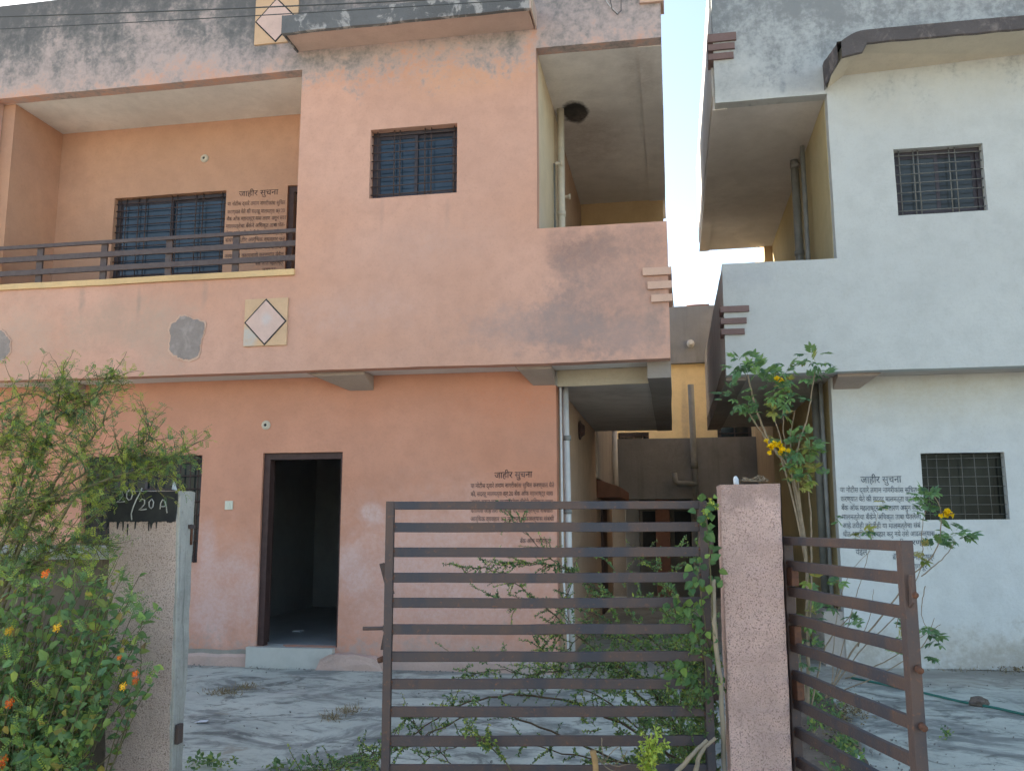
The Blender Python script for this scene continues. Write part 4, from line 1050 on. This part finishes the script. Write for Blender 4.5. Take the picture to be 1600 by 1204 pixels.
def lantana():
    root = empty('lantana_bush', (-3.1, 3.6, -.09), 'leafy bush with orange flower heads at the foot of the number pillar', 'bush')
    mes = [shared_leaf('leaf', .046, .032, g) for g in ((.17, .30, .115), (.13, .25, .11), (.21, .35, .11), (.11, .21, .10))]
    fo = Foliage(); tw = []; nl = 0
    def inside(u, v):
        e = [(858, 215), (900, 225), (960, 246), (1030, 250), (1060, 265), (1085, 215), (1120, 175), (1204, 160), (1300, 160)]
        for (a, b), (c, d) in zip(e, e[1:]):
            if a <= v <= c: return u < b+(d-b)*(v-a)/(c-a)
        return False
    n = 0
    while n < 215:
        u, v = rnd.uniform(-60, 270), 860+360*rnd.random()**.9
        if not inside(u+rnd.uniform(-5, 25), v): continue
        n += 1; Y = rnd.uniform(3.5, 3.98); tip = atY(u, v, Y); base = Vector((tip.x*.55+.45*-3.2+rnd.uniform(-.2, .1), rnd.uniform(3.6, 3.9), -.09))
        mid = base.lerp(tip, .6)+Vector((rnd.uniform(-.1, .1), 0, .06))
        path = smooth_path([base, mid, tip], 7, .006); tw.append(tube_v(path, taper(len(path), .004, .0012), 4))
        for k in range(5, len(path)):
            t = (path[k]-path[k-1]).normalized()
            for sg in (0, 1):
                d = t*.4+rv(1.0)+Vector((.1, -.45, .1)); s = rnd.uniform(.45, 1.4); nn = Vector((0, -.6, .8))+rv(.6)
                front = Y < 3.72
                if front and nl < 290 and k > 7: place(rnd.choice(mes), 'leaf', path[k], d, nn, s, root); nl += 1
                else: fo.leaf(path[k], d, nn, .042*s, .027*s, jit(rnd.choice(GREEN if rnd.random() < .9 else [(.42, .36, .10), (.30, .22, .10)]), .3), .3, .2)
        if rnd.random() < .55:
            for k in range(2): 
                d = rv(1)+Vector((0, -.4, .5))
                for q in range(3): fo.pinnate(path[-1]+rv(.02), d+rv(.6), Vector((0, -.5, 1)), .06, 6, .014, .006, jit(rnd.choice(GREEN+LIME[:1]), .2))
    v, f = join(tw); mk('stems', v, f, 'twig_green', root, smooth=True)['kind'] = 'stuff'
    fo.build('foliage', root)
    OR = [(.75, .16, .02), (.85, .24, .03), (.65, .10, .02)]; YE = [(.75, .42, .03), (.8, .5, .05)]
    for (u, v, r, c) in ((212, 1052, .014, OR), (212, 1064, .014, OR), (16, 1098, .02, OR), (72, 896, .018, OR), (90, 980, .018, YE), (187, 1027, .011, OR), (193, 1072, .016, YE), (4, 1190, .026, OR), (15, 985, .018, YE)):
        flower_head('flower', atY(u, v, 3.47), r, c, root)
lantana()

# ---- sprawling thorn branches behind and through the gate
def small_leaf_twig(fo, tw, p, d, L, cols, ll=.011, dens=5, n=6):
    tp = twig_path(p, d, L, n, .28, -.04); tw.append(tube_v(tp, taper(len(tp), .0022, .0008), 4))
    for q in range(1, len(tp)):
        for _ in range(dens):
            b = tp[q-1].lerp(tp[q], rnd.random()); fo.leaf(b, rv(1)+Vector((0, -.2, .2)), rv(.6)+Vector((0, -.6, .6)), ll*rnd.uniform(.7, 1.4), ll*.6, jit(rnd.choice(cols), .2), .2, .1, 1)
def gate_shrub():
    root = empty('thorn_shrub', (.1, 4.9, 0), 'sprawling thorn branches with tiny leaves behind the closed gate leaf', 'shrub')
    fo = Foliage(); tw = []
    CB = [([(1100, 1190), (1000, 1085), (900, 990), (830, 930), (775, 892), (722, 886)], 4.9, .006, 1.0), ([(1105, 1130), (1030, 1010), (960, 940), (900, 900), (855, 868), (820, 830), (797, 800)], 5.2, .006, .9),
          ([(1080, 1200), (950, 1120), (830, 1085), (720, 1100), (640, 1150), (565, 1185), (500, 1204)], 4.8, .007, 1.1), ([(1060, 1195), (940, 1090), (850, 1062), (780, 1045), (725, 1058)], 5.3, .005, 1.0),
          ([(1000, 1204), (860, 1142), (760, 1112), (690, 1135), (620, 1172), (545, 1196)], 4.6, .006, 1.0), ([(1110, 1080), (1065, 980), (1045, 930), (1022, 890), (1000, 868)], 5.0, .005, .8),
          ([(1100, 1100), (1000, 1010), (940, 985), (900, 978), (870, 990)], 4.7, .005, 1.3), ([(1100, 1200), (1020, 1080), (960, 1040), (900, 1045), (840, 1050)], 4.7, .005, 1.4),
          ([(1090, 1204), (1040, 1110), (1000, 1060), (950, 1030)], 4.5, .004, 1.5), ([(1000, 1000), (930, 960), (850, 940), (790, 945), (775, 935)], 5.1, .003, .8),
          ([(960, 940), (910, 905), (870, 885), (830, 880), (760, 882)], 5.2, .003, 1.2), ([(900, 900), (880, 940), (860, 985), (850, 1010)], 5.2, .003, .6), ([(930, 970), (900, 1000), (870, 1030), (845, 1010), (825, 985)], 5.0, .003, .6),
          ([(1100, 1200), (1060, 1130), (1070, 1060), (1050, 1010)], 4.4, .004, 1.4), ([(1090, 1204), (900, 1180), (780, 1150), (700, 1170), (640, 1204)], 4.5, .004, 1.0),
          ([(720, 1204), (660, 1150), (640, 1120), (600, 1160), (520, 1190), (470, 1204)], 5.2, .003, .8)]
    for pts, Y, r, dens in CB:
        path = smooth_path(px(pts, Y, -.1), 7, .006); tw.append(tube_v(path, taper(len(path), r, .0012), 5)); n = len(path)
        for k in range(int(n*1.3*dens)):
            i = rnd.randint(1, n-1); t = (path[i]-path[i-1]).normalized()
            cols = GREEN+[(.08, .17, .07), (.05, .12, .055)]
            if rnd.random() < .25: cols = LIME+GREEN
            small_leaf_twig(fo, tw, path[i], t*.5+rv(.9)+Vector((-.1, -.1, .1)), rnd.uniform(.05, .17), cols, rnd.uniform(.010, .015), 5)
    # ragged skirt of low growth
    for k in range(620):
        u, v = rnd.uniform(900, 1112), 860+370*rnd.random()**.7
        if rnd.random() > ((u-860)/230)**1.6: continue
        Y = rnd.uniform(4.45, 5.1); small_leaf_twig(fo, tw, atY(u, v, Y), rv(1)+Vector((-.3, -.2, .3)), rnd.uniform(.06, .15), GREEN, rnd.uniform(.012, .022), 6, 5)
    for k in range(90):
        u, v = rnd.uniform(700, 960), rnd.uniform(1025, 1055)
        if rnd.random() > (u-640)/320: continue
        p = atZ(u, v+30, 0); p.z = rnd.uniform(.02, .25); small_leaf_twig(fo, tw, p, rv(1)+Vector((0, -.2, .7)), rnd.uniform(.1, .25), GREEN, .02, 5, 5)
    v, f = join(tw); mk('branches', v, f, 'twig', root, smooth=True)['kind'] = 'stuff'
    fo.build('foliage', root)
gate_shrub()
# light sprig poking out in front of the lower bars
def sprig(name, pts, D, cols, label, cat, n=14, ll=.014, tmat='twig_green', L=(.04, .09)):
    P = [atD(u, v, D) for u, v in pts]; root = empty(name, P[0], label, cat); fo = Foliage(); tw = []
    path = smooth_path(P, 6, .002); tw.append(tube_v(path, taper(len(path), .004, .001), 5))
    for k in range(n):
        i = rnd.randint(len(path)//4, len(path)-1); small_leaf_twig(fo, tw, path[i], (path[i]-path[i-1]).normalized()+rv(.8), rnd.uniform(*L), cols, ll, 5, 5)
    v, f = join(tw); mk('stem', v, f, tmat, root, smooth=True); fo.build('foliage', root); return root
sprig('sprig', [(812, 1225), (790, 1190), (765, 1165), (742, 1143), (724, 1138)], 3.8, GREEN+LIME, 'pale green sprig leaning in front of the lowest gate bars', 'sprig', 16, .013)

# ---- creeper with broad leaves, stake and weeds at the hinge side
def creeper():
    root = empty('creeper', (.1, 3.95, -.05), 'broad leaved creeper climbing the hinge side of the gate', 'creeper')
    mes = [shared_leaf('leaf', .046, .036, g) for g in ((.10, .21, .08), (.13, .25, .085), (.08, .175, .07), (.2, .33, .08))]
    tw = []; fo = Foliage()
    for pts in ([(1115, 1204), (1112, 1100), (1105, 1000), (1095, 930), (1085, 880)], [(1112, 1150), (1100, 1020), (1075, 960), (1055, 930)], [(1118, 1050), (1112, 930), (1108, 850), (1102, 800), (1108, 780)], [(1120, 1204), (1095, 1090), (1075, 1050), (1060, 1040)]):
        path = smooth_path([atD(u, v, rnd.uniform(3.84, 3.94)) for u, v in pts], 7, .004); tw.append(tube_v(path, taper(len(path), .004, .0015), 5))
        for k in range(8, len(path)):
            for q in range(2):
                place(rnd.choice(mes), 'leaf', path[k]+rv(.035), rv(1)+Vector((-.2, -.3, -.5)), Vector((0, -1, .4))+rv(.5), rnd.uniform(.55, 1.1), root)
    for k in range(260):
        u, v = rnd.gauss(1095, 28), rnd.uniform(1000, 1215)
        if u > 1128: continue
        small_leaf_twig(fo, tw, atD(u, v, rnd.uniform(3.84, 3.97)), rv(1)+Vector((-.3, -.2, .2)), rnd.uniform(.03, .09), GREEN, .016, 4, 4)
    v, f = join(tw); mk('stems', v, f, 'twig_green', root, smooth=True)['kind'] = 'stuff'; fo.build('foliage', root)
creeper()
o = tube('bamboo_stake', smooth_path([atD(1114, 905, 3.86), atD(1117, 985, 3.86), atD(1125, 1060, 3.84), atD(1129, 1130, 3.83), atD(1133, 1215, 3.82), Vector((atD(1135, 1215, 3.82).x, 3.75, -.08))], 6, .002), .0105, 'bamboo', None, 8); tag(o, 'thin tan stake standing against the left edge of the right pillar', 'stake')
for k, (pts, lab) in enumerate(((([(1048, 1215), (1080, 1180), (1105, 1155)]), 'lower grey bare branch leaning right at the pillar foot'), (([(1085, 1215), (1095, 1175), (1118, 1152)]), 'upper grey bare branch beside the stake at the pillar foot'))):
    o = tube('bare_branch', smooth_path([atD(u, v, 3.75) for u, v in pts], 6, .002), taper(13, .011, .007), 'bamboo', None, 8); tag(o, lab, 'branch', 'bare branches at the pillar foot')
def dry():
    P = atD(931, 1215, 3.55); root = empty('dry_stick', P, 'orange brown dry stick with bare twigs before the gate', 'stick')
    tube('stick', smooth_path([P, atD(930, 1190, 3.55), atD(926, 1172, 3.55)], 5), taper(11, .011, .013), 'dry_stick', root, 8)
    for pts in ([(928, 1178), (945, 1190), (965, 1196), (985, 1192)], [(945, 1190), (955, 1175), (967, 1165)], [(944, 1189), (941, 1170), (940, 1152)], [(960, 1195), (975, 1180), (980, 1172)], [(930, 1180), (950, 1200), (968, 1206)]):
        tube('twig', smooth_path([atD(u, v, 3.55) for u, v in pts], 5, .001), .0018, 'twig_pale', root, 5)
dry()
r = sprig('weed', [(1015, 1240), (1015, 1205), (1018, 1180), (1020, 1165)], 3.55, LIME+[(.34, .42, .07)], 'bright yellow green weed in front of the gate foot', 'weed', 34, .016, L=(.04, .10))
r = sprig('weed', [(1100, 820), (1106, 800), (1112, 780)], 3.9, LIME, 'small lime green shoot left of the right pillar top', 'weed', 8, .015, L=(.02, .04))

# ---- yellow trumpet flower shrubs on the white house side
def compound_mesh(col, n=5, L=.12, w=.022):
    fo = Foliage(); ax = []
    V = Vector
    for k in range(n//2):
        t = (k+1)/(n//2+1); q = V((0, L*.55*t+.015, -.008*t))
        for sg in (-1, 1): fo.leaf(q, V((sg*.9, .75, -.12)), V((0, 0, 1))+rv(.25), L*rnd.uniform(.4, .52), w*rnd.uniform(.8, 1.15), jit(col, .15), .25, .22)
    fo.leaf(V((0, L*.5, -.008)), V((0, 1, -.1)), V((0, 0, 1)), L*.55, w*1.1, jit(col, .1), .25, .25)
    tv, tf = tube_v([V((0, 0, 0)), V((0, L*.3, .002)), V((0, L*.55, -.006))], .0013, 4)
    o = len(fo.V); fo.V += tv; fo.F += [[i+o for i in q] for q in tf]; fo.C += [(*col, 1)]*len(tv)
    me = bpy.data.meshes.new('leaf'); me.from_pydata([tuple(v) for v in fo.V], [], fo.F)
    at = me.color_attributes.new('leafcol', 'FLOAT_COLOR', 'POINT'); at.data.foreach_set('color', np.asarray(fo.C, dtype=np.float32).ravel())
    me.materials.append(M['leaf']); return me
LG_ = [compound_mesh(c, n) for c in ((.15, .28, .115), (.12, .235, .11), (.19, .33, .115)) for n in (5, 7)]
LY_ = [compound_mesh(c, 5) for c in ((.36, .36, .09), (.42, .38, .12), (.24, .29, .07))]
def trumpet(root, clusters, stems, Y):
    for pts, r in stems:
        path = smooth_path(px(pts, Y), 7, .003); tube('stem', path, taper(len(path), r, r*.45), 'twig_pale', root, 7)
    for (u, v, ru, rv_, n, yel) in clusters:
        for k in range(int(n*1.9)):
            a = rnd.uniform(0, 6.28); s = math.sqrt(rnd.random()); p = atY(u+ru*s*math.cos(a), v+rv_*s*math.sin(a), Y+rnd.uniform(-.14, .14))
            c = atY(u, v+rv_*.6, Y); d = (p-c).normalized()*.9+rv(.55)+Vector((0, -.15, -.05))
            place(rnd.choice(LY_ if rnd.random() < yel else LG_), 'leaf', p-d.normalized()*.04, d, Vector((0, -.45, 1))+rv(.4), rnd.uniform(.55, 1.0), root)
def bells(root, u, v, Y, n=7, r=.04):
    c = atY(u, v, Y)
    for k in range(n):
        d = (rv(1)+Vector((0, -.8, .1))).normalized(); p = c+Vector((rnd.uniform(-r, r), rnd.uniform(-.02, .02), rnd.uniform(-r*.5, r*.5)))
        a = d.orthogonal().normalized(); b = d.cross(a); V = []; Fc = []; N = 10; cols = []
        for j, (h, rr) in enumerate(((0, .0025), (.013, .005), (.024, .010), (.029, .016))):
            for q in range(N):
                an = 2*math.pi*q/N; kx = 1+(.16*math.cos(5*an) if j == 3 else 0); V.append(p+d*h+(a*math.cos(an)+b*math.sin(an))*rr*kx); cols.append((.85, .55, .015, 1) if j < 3 else (.9, .66, .02, 1))
            if j:
                for q in range(N): Fc.append([(j-1)*N+q, (j-1)*N+(q+1) % N, j*N+(q+1) % N, j*N+q])
        mk('flower', V, Fc, 'petal', root, cols=cols, smooth=True)
t1 = empty('trumpet_shrub', (.85, 5.6, 0), 'tall yellow flowering shrub rising behind the right gate pillar', 'shrub')
trumpet(t1, [(1155, 565, 30, 18, 11, .02), (1190, 580, 24, 16, 9, .05), (1150, 620, 28, 24, 12, .0), (1215, 605, 26, 24, 12, .05), (1235, 615, 22, 22, 9, .2), (1272, 560, 24, 16, 8, .1), (1268, 585, 26, 12, 6, .0),
    (1245, 690, 34, 24, 13, .05), (1265, 715, 28, 26, 12, .25), (1245, 745, 26, 18, 8, .65), (1275, 740, 18, 20, 6, .5), (1225, 715, 18, 14, 5, .1), (1170, 640, 14, 12, 4, 0), (1218, 640, 18, 12, 5, .7), (1225, 575, 12, 12, 3, 0),
    (1262, 900, 14, 20, 5, .3), (1270, 960, 20, 25, 8, .3), (1262, 1020, 20, 25, 6, .2)],
    [([(1262, 1110), (1262, 980), (1258, 860), (1238, 745), (1205, 695), (1182, 640), (1168, 585)], .011), ([(1258, 870), (1225, 728), (1200, 690), (1165, 638)], .007), ([(1262, 900), (1240, 760), (1218, 680), (1200, 620)], .006),
     ([(1260, 860), (1228, 700), (1222, 640)], .005), ([(1262, 880), (1245, 720), (1262, 650), (1270, 600), (1275, 570)], .006), ([(1264, 1000), (1268, 850), (1262, 740)], .008), ([(1240, 760), (1235, 690), (1242, 640)], .004),
     ([(1266, 1110), (1290, 1010), (1330, 960)], .006), ([(1262, 1100), (1245, 1000), (1243, 930)], .006)], 5.6)
bells(t1, 1210, 698, 5.5, 11, .045); bells(t1, 1216, 594, 5.5, 3, .02); bells(t1, 1222, 706, 5.5, 3, .02)
t2 = empty('trumpet_shrub', (1.15, 5.9, 0), 'thinner yellow flowering shrub in front of the white house lower window', 'shrub')
trumpet(t2, [(1448, 775, 22, 14, 8, .0), (1450, 798, 18, 14, 6, .1), (1490, 832, 30, 14, 9, .0), (1478, 850, 16, 10, 3, .2), (1445, 860, 10, 22, 4, .6), (1372, 788, 12, 8, 3, .3), (1350, 830, 16, 10, 3, .5), (1308, 810, 8, 8, 2, .1), (1310, 905, 14, 10, 3, .0),
    (1330, 968, 12, 10, 4, 0), (1445, 985, 16, 14, 5, .1), (1470, 1000, 14, 10, 3, 0), (1455, 1030, 12, 10, 3, 0), (1340, 840, 10, 8, 2, .3), (1300, 940, 16, 12, 4, .2), (1390, 1010, 14, 14, 4, .1), (1405, 975, 8, 10, 3, .1)],
    [([(1290, 1090), (1330, 1020), (1380, 960), (1425, 900), (1462, 860), (1470, 800), (1455, 765)], .006), ([(1290, 1090), (1350, 1010), (1410, 950), (1440, 880), (1440, 830), (1448, 790)], .004), ([(1300, 1080), (1330, 960), (1350, 890), (1372, 800)], .003),
     ([(1320, 1060), (1390, 1030), (1430, 1000), (1470, 975)], .004), ([(1440, 900), (1475, 870), (1492, 845)], .004), ([(1300, 1080), (1305, 980), (1325, 900), (1360, 860)], .003), ([(1340, 1010), (1360, 960), (1365, 920)], .003), ([(1400, 980), (1410, 930), (1418, 890)], .0025), ([(1290, 1090), (1380, 1050), (1440, 1010), (1460, 965)], .004), ([(1445, 915), (1440, 960), (1460, 1000)], .003)], 5.9)
bells(t2, 1483, 803, 5.8, 5, .025); bells(t2, 1474, 800, 5.8, 3, .015)

# ---- soil bed, weeds and dry grass
def bed():
    c = [atZ(u, v, .006) for u, v in ((1232, 1085), (1275, 1070), (1300, 1085), (1335, 1130), (1360, 1190), (1375, 1260), (1330, 1420), (1180, 1420), (1190, 1204))]
    P = smooth_path(c+[c[0]], 5, .02)[:-1]; ctr = sum(P, Vector())/len(P); V = [ctr+Vector((0, 0, .05))]; n = len(P)
    for s in (.4, .75, 1.0):
        for p in P: q = ctr.lerp(p, s); V.append(Vector((q.x, q.y, (.045*(1-s)+.008 if s < 1 else -.004)+.014*noise.noise(q*7))))
    Fc = [[0, 1+k, 1+(k+1) % n] for k in range(n)]
    for j in range(2):
        for k in range(n): Fc.append([1+j*n+k, 1+(j+1)*n+k, 1+(j+1)*n+(k+1) % n, 1+j*n+(k+1) % n])
    tag(mk('soil_bed', V, Fc, 'soil', smooth=True), kind='structure')
bed()
def groundcover(name, spots, label, cols, hmin, hmax, grass=True):
    fo = Foliage()
    for (u, v, ru, rv_, n) in spots:
        for k in range(n):
            p = atZ(u+rnd.gauss(0, ru*.5), v+rnd.gauss(0, rv_*.5), .01); h = rnd.uniform(hmin, hmax)
            if grass: fo.leaf(p, rv(.8)+Vector((0, 0, .7)), rv(1), h, .006, jit(rnd.choice(cols), .25), .1, .3, 1)
            else:
                for q in range(4): fo.leaf(p+rv(.02)+Vector((0, 0, h*.4)), rv(1)+Vector((0, -.2, .5)), Vector((0, -.4, 1))+rv(.4), h*.6, h*.35, jit(rnd.choice(cols), .2), .2, .2, 1)
    V, C = fo.V, fo.C
    o = mk(name, V, fo.F, 'leaf', cols=C); tag(o, label, 'ground cover', kind='stuff')
DRY = [(.30, .24, .13), (.24, .19, .11), (.36, .30, .18)]
groundcover('dry_grass', [(350, 1083, 30, 5, 160), (385, 1075, 22, 4, 120), (545, 1112, 20, 5, 110), (520, 1122, 18, 5, 90), (1520, 1048, 70, 5, 60), (640, 1040, 40, 4, 60)], 'dry brown grass caught on the concrete yard', DRY, .02, .07)
groundcover('low_weeds', [(330, 1197, 40, 8, 26), (560, 1198, 50, 8, 34), (440, 1203, 60, 6, 20), (1290, 1130, 30, 30, 120), (1310, 1180, 35, 30, 140), (1270, 1090, 20, 15, 60), (1480, 1150, 8, 6, 10)], 'low green weeds growing from the yard edges', GREEN, .03, .08, False)
groundcover('leaf_litter', [(1300, 1150, 40, 40, 260), (1330, 1110, 30, 18, 120), (1580, 1046, 30, 8, 60)], 'dry leaf litter on the soil behind the right gate leaf', DRY+[(.12, .09, .06)], .02, .05, False)

def grit():
    bm = bmesh.new()
    for k in range(700):
        m = k % 3
        if m == 0: p = Vector((rnd.uniform(-6.5, 5), 9.0-abs(rnd.gauss(0, .10)) if rnd.random() < .5 else 9.9-abs(rnd.gauss(0, .14)), .006))
        elif m == 1: p = Vector((rnd.uniform(-5, 4), rnd.uniform(5, 9.5), .008))
        else: p = Vector((rnd.gauss(1.0, .4), rnd.gauss(6.2, .7), .02))
        if p.y > 9.0 and p.x < 1.7: p.y = 9.0-abs(rnd.gauss(0, .08))
        r = rnd.uniform(.003, .008)*(1.7 if rnd.random() < .06 else 1)
        bmesh.ops.create_icosphere(bm, subdivisions=1, radius=r, matrix=Matrix.Translation(p) @ Euler((rnd.random()*3, rnd.random()*3, 0)).to_matrix().to_4x4() @ Matrix.Diagonal((1.3, .9, .6, 1)))
    me = bpy.data.meshes.new('grit'); bm.to_mesh(me); bm.free(); me.materials.append(M['grit'])
    o = bpy.data.objects.new('grit', me); COL.objects.link(o); tag(o, 'loose grit and pebbles scattered over the concrete yard', 'grit', kind='stuff')
grit()
